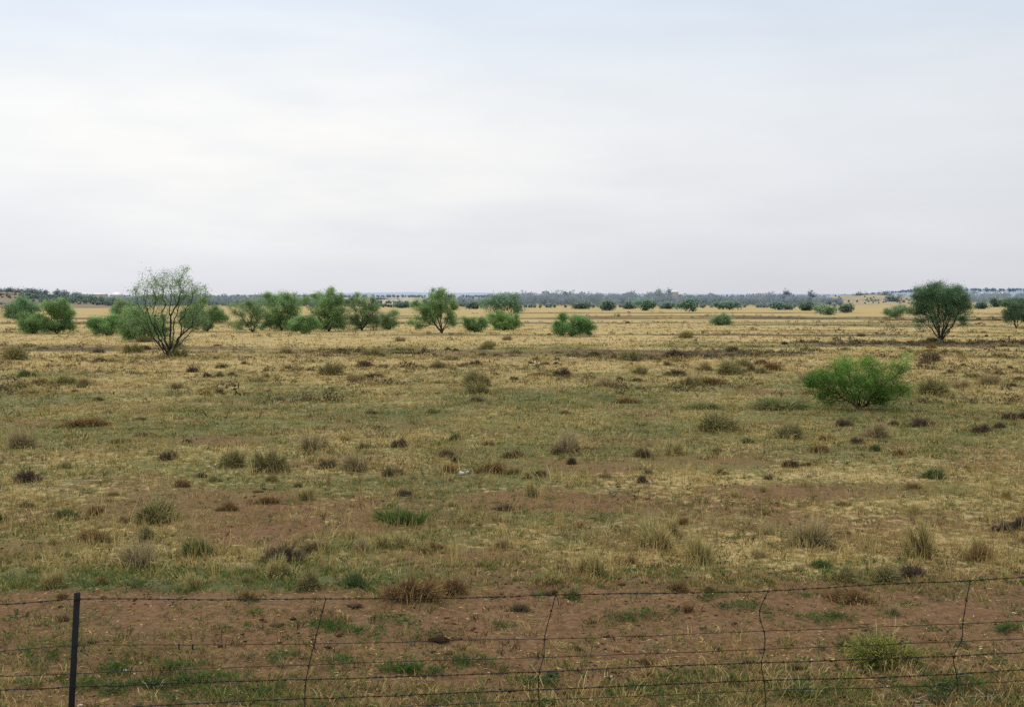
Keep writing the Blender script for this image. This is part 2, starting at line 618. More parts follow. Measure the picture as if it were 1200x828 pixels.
def weeds():
    """low leafy green rosettes and mats on the bare strip and among the grass"""
    V, Fc, C = [], [], []
    off = 0
    xs, ys = sample(5200, 8.8, 34)
    st, gr, dk = cover(xs, ys)
    cl = fbm(xs / 1.3 + 9, ys / 0.8, 91, 3)
    keep = RNG.uniform(0, 1, len(xs)) < np.clip((cl - 0.42) * 5, 0, 1) * (0.30 + 0.9 * gr)
    xs, ys = xs[keep], ys[keep]
    # the green runner below the fence near the post and the clumps along it
    ex = []
    for (px, py, w, h, k) in [(165, 804, 62, 2.2, 40), (120, 811, 30, 2, 14), (220, 799, 30, 2, 16), (312, 812, 18, 6, 14), (200, 782, 22, 3, 12),
                              (135, 785, 10, 4, 12), (420, 738, 32, 6, 20), (460, 728, 20, 6, 16), (378, 733, 24, 8, 24), (480, 787, 30, 5, 26),
                              (1005, 762, 30, 8, 26), (870, 713, 30, 5, 20), (940, 815, 30, 8, 20), (1100, 806, 36, 6, 20), (545, 777, 30, 5, 20),
                              (640, 800, 30, 6, 18), (400, 776, 14, 4, 10), (590, 735, 14, 6, 12), (1180, 738, 20, 5, 14), (500, 742, 30, 6, 14),
                              (60, 770, 30, 10, 14), (830, 700, 12, 6, 14), (740, 725, 40, 7, 22), (960, 725, 60, 6, 26), (340, 770, 50, 6, 16)]:
        for _ in range(k):
            qx, qy = random.gauss(px, w * .55), random.gauss(py, h * .55)
            x, y, z = on_ground(qx, max(qy, 690))
            ex.append((x, y))
    ex = np.array(ex)
    xs, ys = np.concatenate([xs, ex[:, 0]]), np.concatenate([ys, ex[:, 1]])
    n = len(xs)
    per = 22
    sc = np.repeat(np.minimum(RNG.lognormal(-.2, .35, n), 1.45), per)
    cc = np.repeat(pick('weed', n, .25), per, 0)
    x, y = np.repeat(xs, per), np.repeat(ys, per)
    m = len(x)
    aa = RNG.uniform(0, 2 * np.pi, m)
    rr = RNG.uniform(0.005, .085, m) * sc
    bx, by = x + rr * np.cos(aa), y + rr * np.sin(aa)
    el = RNG.uniform(0.0, 1.0, m)
    axis = np.stack([np.cos(aa), np.sin(aa), el], 1)
    cen = np.stack([bx, by, gz(bx, by) + 0.012 + RNG.uniform(0, .05, m) * sc], 1)
    v, f, c = cards(cen, axis, RNG.uniform(.022, .055, m) * sc, RNG.uniform(.008, .018, m) * sc, cc * (1 + RNG.uniform(-.25, .25, (m, 1))))
    o = build('weeds', v, 4, f, M_LEAF, c)
    o['kind'] = 'stuff'
    tag(o, 'low leafy green weeds spreading over the bare soil', 'weeds')


weeds()


def clods():
    """crumbs of soil, dry stalk bits lying on the bare strip"""
    V, Fc, C = [], [], []
    n = 15000
    x, y = sample(n, 8.8, 48)
    gather = RNG.uniform(0, 1, n) < np.clip((fbm(x / .9, y / .6, 331, 3) - .5) * 6, .02, 1)
    x, y = x[gather], y[gather]
    n = len(x)
    r = RNG.lognormal(math.log(.0085), .6, n) * np.maximum(1, y / 24)
    z = gz(x, y)
    octv = np.array([[1, 0, 0], [0, 1, 0], [-1, 0, 0], [0, -1, 0], [0, 0, .8], [0, 0, -.8]], float)
    octf = np.array([[0, 1, 4], [1, 2, 4], [2, 3, 4], [3, 0, 4], [1, 0, 5], [2, 1, 5], [3, 2, 5], [0, 3, 5]])
    v = octv[None] * r[:, None, None] * RNG.uniform(.6, 1.4, (n, 6, 1)) * np.array([1.5, 1.1, .8])
    v = v + np.stack([x, y, z + r * .25], 1)[:, None]
    f = octf[None] + (np.arange(n) * 6)[:, None, None]
    c = np.repeat(np.array([[.15, .09, .055]]) * RNG.uniform(.5, 1.5, (n, 1)), 6, 0)
    V.append(v.reshape(-1, 3)); Fc.append(f.reshape(-1)); C.append(c)
    off = n * 6
    # flat dry stalks
    n = 30000
    x, y = sample(n, 8.8, 55)
    big = np.maximum(1, y / 20)
    aa = RNG.uniform(0, 2 * np.pi, n)
    cen = np.stack([x, y, gz(x, y) + .008], 1)
    ax = np.stack([np.cos(aa), np.sin(aa), RNG.uniform(-.1, .25, n)], 1)
    v, f, c = cards(cen, ax, RNG.uniform(.03, .10, n) * big, RNG.uniform(.006, .016, n) * big, pick('straw', n, .3) * RNG.uniform(.4, 1.25, (n, 1)))
    f = f.reshape(-1, 4)
    f = np.concatenate([f[:, [0, 1, 2]], f[:, [0, 2, 3]]], 1).reshape(-1)
    V.append(v); Fc.append(f + off); C.append(c)
    o = build('rubble', np.concatenate(V), 3, np.concatenate(Fc), M_GRASS, np.concatenate(C))
    o['kind'] = 'stuff'
    tag(o, 'soil crumbs and dry stalks strewn over the bare reddish ground', 'soil crumbs')


clods()


def scrub():
    """the countless low brown heath-like shrublets that darken strips of the far plain"""
    xs, ys = sample(34000, 36, 330)
    st, gr, dk = cover(xs, ys)
    cl = fbm(xs / 9.0 + 3, ys / 4.0, 131, 4)
    keep = RNG.uniform(0, 1, len(xs)) < np.clip((dk - .22) * 1.7, 0, 1) * np.clip((cl - .40) * 5, .04, 1)
    xs, ys = xs[keep], ys[keep]
    n, per = len(xs), 40
    r = RNG.lognormal(math.log(.17), .40, n) * np.clip(ys / 70, .8, 1.5)
    hh = r * RNG.uniform(.7, 1.1, n)
    g = RNG.normal(size=(n, per, 3))
    g[..., 2] = np.abs(g[..., 2])
    g /= np.linalg.norm(g, axis=2)[..., None]
    g *= RNG.uniform(.3, 1.1, (n, per, 1)) ** .5
    p = np.stack([xs, ys, gz(xs, ys)], 1)[:, None] + g * np.stack([r, r, hh], 1)[:, None]
    base = np.array([[.115, .085, .048], [.095, .070, .045], [.16, .115, .06], [.15, .135, .06], [.075, .06, .042]])[RNG.integers(0, 5, n)]
    t = base[:, None] * (.65 + .7 * g[..., 2:3]) * RNG.uniform(.7, 1.3, (n, per, 1))
    m = n * per
    sz = np.repeat(r, per)
    v, f, c = cards(p.reshape(-1, 3), RNG.normal(size=(m, 3)) + [0, 0, .8], sz * RNG.uniform(.2, .5, m), sz * RNG.uniform(.09, .2, m), t.reshape(-1, 3))
    o = build('scrub', v, 4, f, M_SHRUB, c)
    o['kind'] = 'stuff'
    tag(o, 'countless low brown shrublets darkening strips of the far plain', 'scrub')


scrub()


# ------------------------------------------------------------------ trees
def skeleton(pts, bf, guides):
    """grow a branch tree: a fan of stems from the base first, then the shortest links (balanced by path length) to all points"""
    ng = sum(len(g) for g in guides)
    n = len(pts)
    P = np.vstack([[[0, 0, 0]]] + guides + [pts])
    N = len(P)
    par = np.full(N, -1)
    path = np.zeros(N)
    done = np.zeros(N, bool)
    done[0] = True
    best = np.full(N, 1e8)
    who = np.zeros(N, int)
    order = []

    def relax(i):
        dd = np.linalg.norm(P - P[i], axis=1)
        dd = dd + np.maximum(0, P[i, 2] - P[:, 2]) * 0.8      # never run downwards steeply
        c = dd + bf * path[i]
        up = c < best
        best[up] = c[up]
        who[up] = i

    k = 1
    for g in guides:
        last = 0
        for _ in range(len(g)):
            par[k] = last
            path[k] = path[last] + np.linalg.norm(P[k] - P[last])
            done[k] = True
            order.append(k)
            relax(k)
            last = k
            k += 1
    for _ in range(n):
        b = np.where(done, 1e9, best)
        i = int(np.argmin(b))
        par[i] = who[i]
        path[i] = path[who[i]] + np.linalg.norm(P[i] - P[who[i]])
        done[i] = True
        order.append(i)
        relax(i)
    cnt = np.ones(N)
    for i in reversed(order):
        cnt[par[i]] += cnt[i]
    return P, par, cnt


def hazed(c, d):  # air haze painted into the base colour, stronger with distance
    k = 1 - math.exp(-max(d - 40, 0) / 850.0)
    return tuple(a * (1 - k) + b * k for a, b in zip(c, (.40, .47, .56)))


def make_tree(name, label, cat, px, py, lobes, npts=170, bf=.5, leaves=9000, ll=.16, lw=.065, sig=.22, col=(.095, .175, .065),
              droop=.5, tip=.0058, rmax=.095, lowcut=.0, group=None, stem_bias=0.0, d=None, z0=None, mat=None, bark=None, depth=.8, bright=(.85, 1.25),
              leaf_low=0.0, stems=(5, 42, .55), radial=0.0):
    if d is None:
        x0, y0, g0 = on_ground(px, py)
    else:
        q = at_dist(px, py, d)
        x0, y0, g0 = q
        if z0 is not None:
            g0 = z0
    s = y0 / F
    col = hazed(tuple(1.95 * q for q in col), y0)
    leaves = int(leaves * (3.2 if 70 < y0 < 200 else 1.6 if y0 < 200 else 1))
    if 70 < y0 < 200:
        ll, lw = ll * .70, lw * .66
    root = empty(name, (x0, y0, g0 - 0.03))
    tag(root, label, cat, group)
    extra = []
    for (lx, ly, rx, ry, *_) in lobes:
        for _ in range(3):                      # ragged outline: small side lobes
            a = random.uniform(-.4, math.pi + .4)
            k = random.uniform(.22, .42)
            extra.append((lx + rx * .95 * math.cos(a), ly - ry * .95 * math.sin(a), rx * k, ry * k))
    big = [a[4] if len(a) > 4 else a[2] * a[3] for a in lobes]
    lobes = [tuple(a[:4]) + (b,) for a, b in zip(lobes, big)] + [tuple(e[:4]) + (big[i // 3] * .07,) for i, e in enumerate(extra)]
    w = np.array([a[4] if len(a) > 4 else a[2] * a[3] for a in lobes], float)
    w /= w.sum()
    pts, own = [], []
    for (lx, ly, rx, ry, *_), k in zip(lobes, w):
        m = max(2, int(round(npts * k)))
        g = RNG.normal(size=(m, 3))
        g /= np.linalg.norm(g, axis=1)[:, None]
        r = RNG.uniform(0, 1, (m, 1)) ** .42
        p = g * r * np.array([rx, rx * depth, ry]) * s + np.array([(lx - px) * s, 0, (py - ly) * s])
        pts.append(p)
    pts = np.vstack(pts)
    pts = pts[pts[:, 2] > 0.12 + lowcut]
    ns, fan, frac = stems
    ztop = np.quantile(pts[:, 2], .95)
    guides = []
    for q in range(ns):
        a = math.radians(fan) * ((q + .5) / ns * 2 - 1 + random.uniform(-.5, .5) / ns)
        ay = math.radians(random.uniform(-fan, fan) * .7)
        L_ = ztop * frac * random.uniform(.7, 1.15)
        dv = np.array([math.tan(a), math.tan(ay) * .8, 1.0])
        dv /= np.linalg.norm(dv)
        t = np.linspace(.2, 1, 5)[:, None]
        bend = np.array([dv[0] * .35, dv[1] * .35, 0])
        g = dv * t * L_ + bend * (t - t * t) * L_ * random.uniform(-.2, .9) + RNG.normal(size=(5, 3)) * L_ * .022
        guides.append(g)
    P, par, cnt = skeleton(pts, bf, guides)
    idx = np.arange(1, len(P))
    A, B = P[par[idx]], P[idx]
    ra = np.minimum(tip * np.sqrt(cnt[idx]) * 1.25, rmax)
    rb = np.minimum(tip * np.sqrt(np.maximum(cnt[idx] - 1, 1)) * 1.1, rmax)
    ln = np.linalg.norm(B - A, axis=1)
    # three bent pieces per link
    j1 = A + (B - A) * .33 + RNG.normal(size=A.shape) * (ln * .055)[:, None] + np.array([0, 0, 1]) * (ln * .03)[:, None]
    j2 = A + (B - A) * .67 + RNG.normal(size=A.shape) * (ln * .05)[:, None] + np.array([0, 0, 1]) * (ln * .03)[:, None]
    r1, r2 = ra * .67 + rb * .33, ra * .33 + rb * .67
    v, f = tubes(np.vstack([A, j1, j2]), np.vstack([j1, j2, B]), np.concatenate([ra, r1, r2]), np.concatenate([r1, r2, rb]), 5)
    build('trunk', v, 4, f, bark or M_BARK, parent=root, smooth=True)
    # leaves around the thin outer shoots
    thin = np.where((cnt[1:] <= 6) & (P[1:, 2] > leaf_low))[0] + 1
    k = len(thin)
    wgt = RNG.lognormal(0, .55, k)
    wgt /= wgt.sum()
    pk = RNG.choice(k, leaves, p=wgt)
    tt = RNG.uniform(0.25, 1.08, (leaves, 1))
    cen = P[par[thin[pk]]] * (1 - tt) + P[thin[pk]] * tt
    cs = RNG.uniform(.6, 1.3, k)
    cen = cen + RNG.normal(size=(leaves, 3)) * np.array([1, 1, .8]) * (sig * cs[pk])[:, None]
    okz = cen[:, 2] > 0.06 + leaf_low * .8
    cen, pk = cen[okz], pk[okz]
    m = len(cen)
    axis = RNG.normal(size=(m, 3)) + np.array([0, 0, -droop])
    if radial:
        axis = axis + radial * cen / np.linalg.norm(cen, axis=1)[:, None]
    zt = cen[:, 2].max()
    hs = bright[0] + (bright[1] - bright[0]) * np.clip(cen[:, 2] / zt, 0, 1) ** 1.3  # shading by height put into the leaf tint, crown top lighter
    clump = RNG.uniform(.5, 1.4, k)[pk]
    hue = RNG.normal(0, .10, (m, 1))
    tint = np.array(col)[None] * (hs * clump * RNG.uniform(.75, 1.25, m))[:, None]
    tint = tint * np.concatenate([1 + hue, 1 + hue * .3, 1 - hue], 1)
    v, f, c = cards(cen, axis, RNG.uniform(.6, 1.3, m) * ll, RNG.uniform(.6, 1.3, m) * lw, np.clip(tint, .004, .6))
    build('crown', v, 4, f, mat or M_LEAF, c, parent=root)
    return root


G1 = (.138, .218, .076)      # mid green
G2 = (.150, .255, .068)      # fresh green
G3 = (.100, .172, .076)      # dark green
G4 = (.145, .208, .086)      # grey green

# the big open-crowned tree on the left
make_tree('thorn_tree', 'tall open-crowned tree with many bare dark stems fanning up, tallest on the plain', 'tree', 198, 418,
          [(199, 335, 36, 20, 1.6), (222, 346, 21, 18, .8), (174, 346, 19, 17, .7), (200, 362, 36, 18, .9), (228, 374, 18, 15, .8), (171, 376, 23, 14, .8),
           (196, 396, 26, 9, .2)],
          npts=560, bf=.42, leaves=11000, ll=.11, lw=.028, sig=.16, col=(.120, .178, .080), tip=.0048, rmax=.075, droop=.3, leaf_low=.75, stems=(15, 46, .78))
# trees along the left and middle, near to far
make_tree('thorn_tree', 'dark green tree leaning over a bush, nearest the left edge', 'tree', 29, 386,
          [(24, 362, 17, 11), (36, 360, 9, 9), (12, 367, 8, 4)], npts=120, leaves=6000, ll=.2, lw=.085, sig=.25, col=G3)
make_tree('thorn_bush', 'round green bush between the two leftmost trees', 'bush', 38, 391, [(36, 379, 15, 11), (47, 378, 8, 9)],
          npts=110, leaves=5200, ll=.18, lw=.08, sig=.22, col=G1)
make_tree('thorn_tree', 'umbrella-topped green tree with leafy skirt, second from the left edge', 'tree', 67, 391,
          [(66, 361, 18, 10), (76, 366, 9, 8), (62, 379, 17, 11), (78, 380, 8, 9)], npts=190, leaves=9500, ll=.18, lw=.08, sig=.22, col=G1)
make_tree('thorn_bush', 'spreading light green bush left of the tall open-crowned tree', 'bush', 125, 393, [(124, 382, 19, 11), (112, 380, 8, 7), (134, 374, 8, 6)],
          npts=140, leaves=6000, ll=.17, lw=.07, sig=.2, col=(.115, .205, .065))
make_tree('thorn_tree', 'flat-topped grey green tree seen over the bushes left of the tall open-crowned tree', 'tree', 146, 384, [(145, 361, 16, 10), (136, 364, 8, 5)],
          npts=90, leaves=4200, ll=.2, lw=.085, sig=.24, col=G4)
make_tree('thorn_bush', 'dense dark green bush touching the left side of the tall open-crowned tree', 'bush', 165, 400,
          [(164, 380, 23, 18), (182, 384, 14, 13), (150, 388, 10, 10)], npts=200, leaves=9500, ll=.16, lw=.07, sig=.2, col=G1)
make_tree('thorn_bush', 'green bush behind the right side of the tall open-crowned tree', 'bush', 243, 388,
          [(238, 369, 20, 17), (222, 372, 14, 14), (256, 372, 8, 7)], npts=170, leaves=8000, ll=.18, lw=.08, sig=.22, col=G1)
make_tree('thorn_tree', 'thin grey green tree with visible stems, left end of the middle row', 'tree', 296, 389,
          [(285, 362, 17, 13), (300, 364, 9, 14), (281, 380, 13, 8), (296, 378, 8, 7)], npts=150, leaves=5000, ll=.17, lw=.06, sig=.2, col=G4, tip=.007)
make_tree('thorn_tree', 'dense broad green tree right of the thin grey green tree', 'tree', 330, 387,
          [(327, 360, 24, 16), (340, 355, 13, 12), (318, 377, 17, 10), (342, 374, 13, 12), (330, 379, 18, 8)], npts=220, leaves=11000, ll=.18, lw=.08, sig=.22, col=G1)
make_tree('thorn_bush', 'pale green bush in front of the gap between two dense trees', 'bush', 355, 391, [(354, 381, 19, 9), (364, 378, 10, 8)],
          npts=110, leaves=5600, ll=.17, lw=.075, sig=.19, col=(.13, .21, .07))
make_tree('thorn_tree', 'tall rounded green tree at the centre of the middle row', 'tree', 386, 388,
          [(378, 356, 24, 17), (391, 360, 14, 16), (378, 376, 20, 10), (399, 373, 9, 13), (388, 380, 15, 7)], npts=230, leaves=11000, ll=.18, lw=.078, sig=.22, col=G1, tip=.0065)
make_tree('thorn_tree', 'green tree with forked dark stems and a low skirt, right part of the middle row', 'tree', 424, 387,
          [(423, 360, 20, 15), (432, 366, 13, 12), (411, 379, 13, 9), (438, 378, 12, 9), (418, 352, 8, 8), (425, 374, 16, 8)], npts=190, leaves=8200, ll=.17, lw=.07, sig=.2, col=G4, tip=.007)
make_tree('thorn_bush', 'small grey green bush at the right end of the middle row', 'bush', 456, 386, [(457, 375, 11, 11), (450, 378, 8, 7)],
          npts=90, leaves=3600, ll=.17, lw=.07, sig=.2, col=G4)
make_tree('thorn_tree', 'round-crowned green tree with forked trunk standing alone at the centre', 'tree', 518, 390,
          [(509, 354, 25, 18), (523, 358, 15, 16), (499, 365, 16, 10), (493, 379, 15, 9), (531, 375, 9, 8), (505, 372, 13, 7)], npts=230, leaves=9600, ll=.17, lw=.07, sig=.2, col=G1,
          tip=.0075, rmax=.12)
make_tree('thorn_bush', 'small ragged green bush right of the round-crowned lone tree', 'bush', 556, 389, [(556, 380, 11, 8), (548, 377, 6, 7), (566, 376, 4, 4)],
          npts=80, leaves=3200, ll=.17, lw=.07, sig=.18, col=G1)
make_tree('thorn_tree', 'wide dark tree clump behind the bright round bush', 'tree', 600, 370,
          [(578, 357, 16, 10), (597, 355, 15, 11), (606, 360, 8, 8)], npts=170, leaves=7200, ll=.3, lw=.13, sig=.42, col=G3)
make_tree('thorn_bush', 'bright green rounded bush in front of the wide dark tree clump', 'bush', 590, 387, [(589, 376, 18, 11), (598, 377, 11, 9)],
          npts=130, leaves=7500, ll=.17, lw=.08, sig=.2, col=G2)
make_tree('thorn_bush', 'spreading green bush on the golden grass right of centre', 'bush', 670, 394,
          [(672, 382, 22, 10), (655, 384, 12, 8), (688, 383, 9, 9), (660, 373, 5, 5)], npts=150, leaves=6800, ll=.16, lw=.07, sig=.18, col=(.11, .205, .062))
# the V-shaped tree on the right and its neighbours
make_tree('thorn_tree', 'dense V-shaped tree with many dark stems, standing alone on the right', 'tree', 1103, 401,
          [(1100, 347, 28, 14, 2.0), (1080, 349, 15, 13, .9), (1121, 350, 15, 13, 1.0), (1100, 361, 28, 9, .9), (1076, 365, 12, 10, .35), (1128, 365, 10, 10, .35), (1075, 378, 7, 6, .10), (1127, 379, 6, 6, .08), (1100, 371, 20, 7, .3)],
          npts=460, bf=.38, leaves=17500, ll=.14, lw=.055, sig=.2, col=(.078, .135, .062), tip=.0062, rmax=.052, leaf_low=.75, stems=(20, 31, .78))
make_tree('thorn_tree', 'dark green tree cut by the right edge of the view', 'tree', 1191, 384,
          [(1190, 361, 15, 13), (1200, 364, 14, 14), (1184, 370, 8, 9)], npts=150, leaves=8000, ll=.2, lw=.09, sig=.24, col=(.080, .132, .064))
make_tree('thorn_bush', 'feathery bright green bush with dark stems, nearest bush on the right', 'bush', 1008, 479,
          [(1000, 437, 35, 14, 1.2), (970, 445, 23, 13, .8), (1034, 445, 26, 15, 1.0), (1000, 455, 36, 13, .9), (1038, 463, 21, 11, .7), (1054, 430, 11, 11, .25),
           (957, 444, 14, 10, .35), (984, 424, 11, 7, .2), (1020, 422, 10, 6, .2), (972, 463, 14, 10, .5), (1022, 467, 13, 6, .14), (985, 467, 9, 6, .12), (1064, 422, 3, 7, .04), (950, 452, 6, 6, .10), (1058, 456, 8, 7, .16)],
          npts=560, bf=.5, leaves=15000, ll=.120, lw=.0125, sig=.115, radial=.9, col=(.116, .205, .046), tip=.0026, rmax=.02, droop=.35, depth=.75, stems=(16, 60, .62), bright=(.5, 1.25))
make_tree('thorn_bush', 'sparse pale green bush left of the V-shaped tree', 'bush', 1050, 373, [(1049, 366, 11, 6), (1056, 362, 8, 4), (1042, 367, 6, 4)],
          npts=90, leaves=2600, ll=.24, lw=.09, sig=.26, col=(.14, .21, .085))
make_tree('thorn_bush', 'low pale green bush in the dark speckled strip', 'bush', 845, 381, [(845, 375, 11, 5), (850, 373, 6, 4)],
          npts=70, leaves=2600, ll=.22, lw=.09, sig=.24, col=(.14, .20, .085))


def far_tree(name, label, cat, px, py, rx, ry, col, leaves=1300, group=None, d=None, z0=None, stem=True, lob=4):
    dd = d or on_ground(px, py)[1]
    s = dd / F
    lobes = [(px + random.uniform(-.75, .75) * rx, py - ry * random.uniform(.55, 1.4), rx * random.uniform(.45, .85), ry * random.uniform(.45, .85)) for _ in range(lob)]
    return make_tree(name, label, cat, px, py, lobes, npts=60, bf=.5, leaves=leaves, ll=s * 2.4, lw=s * 1.3, sig=s * 2.0, col=col, group=group, d=d, z0=z0,
                     tip=.006 * dd / 100, mat=M_FAR, bark=M_FARBARK, bright=(.85, 1.15))


M_FARBARK = simple_mat('hazy_bark', (0.08, 0.09, 0.09), (0.12, 0.13, 0.13), .5)  # bark tone with distance haze mixed in
HB = [
    ('thorn_tree', 'small lollipop-shaped dark tree on the far golden strip', 'tree', 711, 364, 6, 6, (0.104, 0.159, 0.104)),
    ('thorn_bush', 'wide dark green bush before the blue wood, right of the lollipop-shaped tree', 'bush', 757, 364, 12, 6, (0.104, 0.183, 0.091)),
    ('thorn_bush', 'largest green clump before the blue wood, tapering to the right', 'bush', 812, 365, 15, 7, (0.098, 0.177, 0.091)),
    ('thorn_bush', 'round green bush before the blue wood, right of the largest clump', 'bush', 855, 363, 12, 5, (0.104, 0.183, 0.091)),
    ('thorn_bush', 'dark bush at the foot of the blue wood left of the golden rise', 'bush', 945, 364, 9, 6, (0.098, 0.165, 0.098)),
    ('thorn_bush', 'pale green rounded bush on bright golden grass', 'bush', 972, 369, 12, 7, (0.159, 0.232, 0.110)),
    ('thorn_bush', 'small dark bush right of the pale green rounded bush', 'bush', 992, 366, 7, 6, (0.104, 0.159, 0.098)),
    ('thorn_bush', 'low green bush left of the lollipop-shaped tree', 'bush', 682, 362, 9, 4, (0.110, 0.177, 0.104)),
    ('thorn_bush', 'tiny bush tucked between the wood and the wide dark green bush', 'bush', 735, 362, 6, 4, (0.104, 0.165, 0.110)),
    ('thorn_bush', 'rounded bush at the left foot of the largest green clump', 'bush', 784, 362, 7, 4, (0.104, 0.171, 0.110)),
    ('thorn_bush', 'low dark bush far right behind the golden strip', 'bush', 1166, 360, 9, 5, (0.104, 0.165, 0.110)),
    ('thorn_bush', 'low bush right of the V-shaped tree on the far golden edge', 'bush', 1150, 362, 6, 4, (0.104, 0.165, 0.110)),
    ('thorn_bush', 'bush at the far end of the golden strip beyond the lone central tree', 'bush', 557, 362, 8, 4, (0.104, 0.165, 0.110)),
    ('thorn_bush', 'tiny far bush between the middle row and the central tree', 'bush', 470, 361, 7, 4, (0.110, 0.171, 0.116)),
    ('thorn_bush', 'dark far bush just left of the pale green rounded bush', 'bush', 915, 363, 10, 5, (0.104, 0.171, 0.104)),
]
for (nm, lb, ct, px, py, rx, ry, c) in HB:
    far_tree(nm, lb, ct, px, py, rx, ry, c)


# ------------------------------------------------------------------ far land: hills and ridges, distance haze mixed into their base colours
def hill_mat(name, c1, c2, scale):
    return simple_mat(name, c1, c2, scale, 0.95)


def hill_z(prof, d0, depth, p, d):
    zc = H + (348 - np.interp(p, [a[0] for a in prof], [a[1] for a in prof])) * d0 / F
    sh = np.cos(np.clip((d - d0) / depth, -1, 1) * np.pi / 2) ** 1.3
    return -.4 + (np.maximum(zc, -.3) + .4) * sh


BROWN = [(-420, 346), (-200, 341), (-60, 340.5), (0, 342), (40, 344), (80, 347.5), (120, 352), (150, 356), (180, 359)]
GOLD = [(900, 357), (950, 351), (990, 346), (1020, 345), (1050, 346), (1080, 350), (1110, 354), (1160, 357)]


def hill(name, d, depth, prof, mat, rough=.12, seed=0):
    """a long low rise; prof = (px, py) of its crest, d its crest distance"""
    px = np.linspace(prof[0][0], prof[-1][0], 260)
    py = np.interp(px, [p[0] for p in prof], [p[1] for p in prof])
    crest = np.array([at_dist(a, b, d) for a, b in zip(px, py)])
    zc = np.maximum(crest[:, 2], -0.3)
    zc = zc + (fbm(crest[:, 0] / (d * .03), crest[:, 0] * 0 + seed, seed, 4) - .5) * rough * np.maximum(zc, 0) * 2
    k = 25
    t = np.linspace(-1, 1, k)
    sh = np.cos(t * np.pi / 2) ** 1.3
    X = crest[:, 0][None] * (1 + t[:, None] * depth / d)
    Y = d + t[:, None] * depth + X * 0
    nz = (fbm(X / (depth * .3), Y / (depth * .3), seed + 5, 3) - .5) * .35
    Z = -0.4 + (zc[None] + 0.4) * sh[:, None] * (1 + nz * (1 - sh[:, None]))
    n = len(px)
    v = np.stack([X, Y, Z], 2).reshape(-1, 3)
    i = (np.arange(k - 1)[:, None] * n + np.arange(n - 1)[None]).ravel()
    o = build(name, v, 4, np.stack([i, i + 1, i + n + 1, i + n], 1), mat, smooth=True)
    o['kind'] = 'structure'
    return crest[:, 0], zc


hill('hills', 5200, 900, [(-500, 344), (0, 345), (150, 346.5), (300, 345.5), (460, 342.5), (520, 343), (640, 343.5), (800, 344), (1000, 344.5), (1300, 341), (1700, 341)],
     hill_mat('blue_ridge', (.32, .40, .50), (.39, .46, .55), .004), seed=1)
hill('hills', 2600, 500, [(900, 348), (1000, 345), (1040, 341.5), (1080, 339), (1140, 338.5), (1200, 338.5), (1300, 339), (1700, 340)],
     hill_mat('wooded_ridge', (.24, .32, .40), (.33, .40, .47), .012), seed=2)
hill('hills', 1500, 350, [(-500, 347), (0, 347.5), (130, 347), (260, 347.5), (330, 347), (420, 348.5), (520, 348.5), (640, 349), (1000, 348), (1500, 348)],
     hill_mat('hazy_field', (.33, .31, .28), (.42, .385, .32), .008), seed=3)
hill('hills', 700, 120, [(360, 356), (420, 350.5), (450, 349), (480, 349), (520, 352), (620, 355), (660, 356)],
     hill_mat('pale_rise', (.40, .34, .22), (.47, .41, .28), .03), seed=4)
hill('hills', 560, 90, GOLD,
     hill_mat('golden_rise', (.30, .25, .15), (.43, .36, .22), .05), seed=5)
hill('hills', 430, 90, BROWN,
     hill_mat('brown_hill', (.165, .125, .078), (.29, .22, .135), .09), seed=6)


# ------------------------------------------------------------------ far woods (read as one mass), leaf tints carry painted haze
def wood(name, label, belts, mat=None):
    V, C = [], []
    for (px0, px1, d0, d1, zbase, hpx, col, n, per) in belts:
        per = int(per * 1.5)
        d = RNG.uniform(d0, d1, n)
        px = RNG.uniform(px0, px1, n)
        x = (px - 600) / F * d
        hh = np.interp(px + 0 * d, hpx[0], hpx[1]) * d / F * RNG.uniform(.55, 1.05, n)
        hh = hh * (0.75 + .5 * fbm(px / 22.0, d / 60.0, 7, 3))
        zb = zbase(px, d) if callable(zbase) else zbase
        rr = hh * RNG.uniform(.30, .55, n)
        shade = RNG.uniform(.88, 1.12, n)
        g = RNG.normal(size=(n, per, 3))
        g /= np.linalg.norm(g, axis=2)[..., None]
        g *= RNG.uniform(.3, 1, (n, per, 1)) ** .5
        cz = hh * .55
        p = np.stack([x, d, zb + cz], 1)[:, None] + g * np.stack([rr, rr, hh * .5], 1)[:, None]
        sz = np.repeat((d / F) * 1.75, per)
        t = np.array(col) * (shade[:, None] * (.88 + .3 * (g[..., 2] * .5 + .5)))[..., None]
        t = t * RNG.uniform(.92, 1.08, t.shape[:2] + (1,))
        m = n * per
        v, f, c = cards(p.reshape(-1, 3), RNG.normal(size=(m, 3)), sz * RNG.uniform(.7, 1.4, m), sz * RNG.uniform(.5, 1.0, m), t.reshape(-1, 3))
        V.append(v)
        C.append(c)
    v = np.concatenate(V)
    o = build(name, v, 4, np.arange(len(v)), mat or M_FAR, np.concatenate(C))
    o['kind'] = 'stuff'
    tag(o, label, 'woodland')


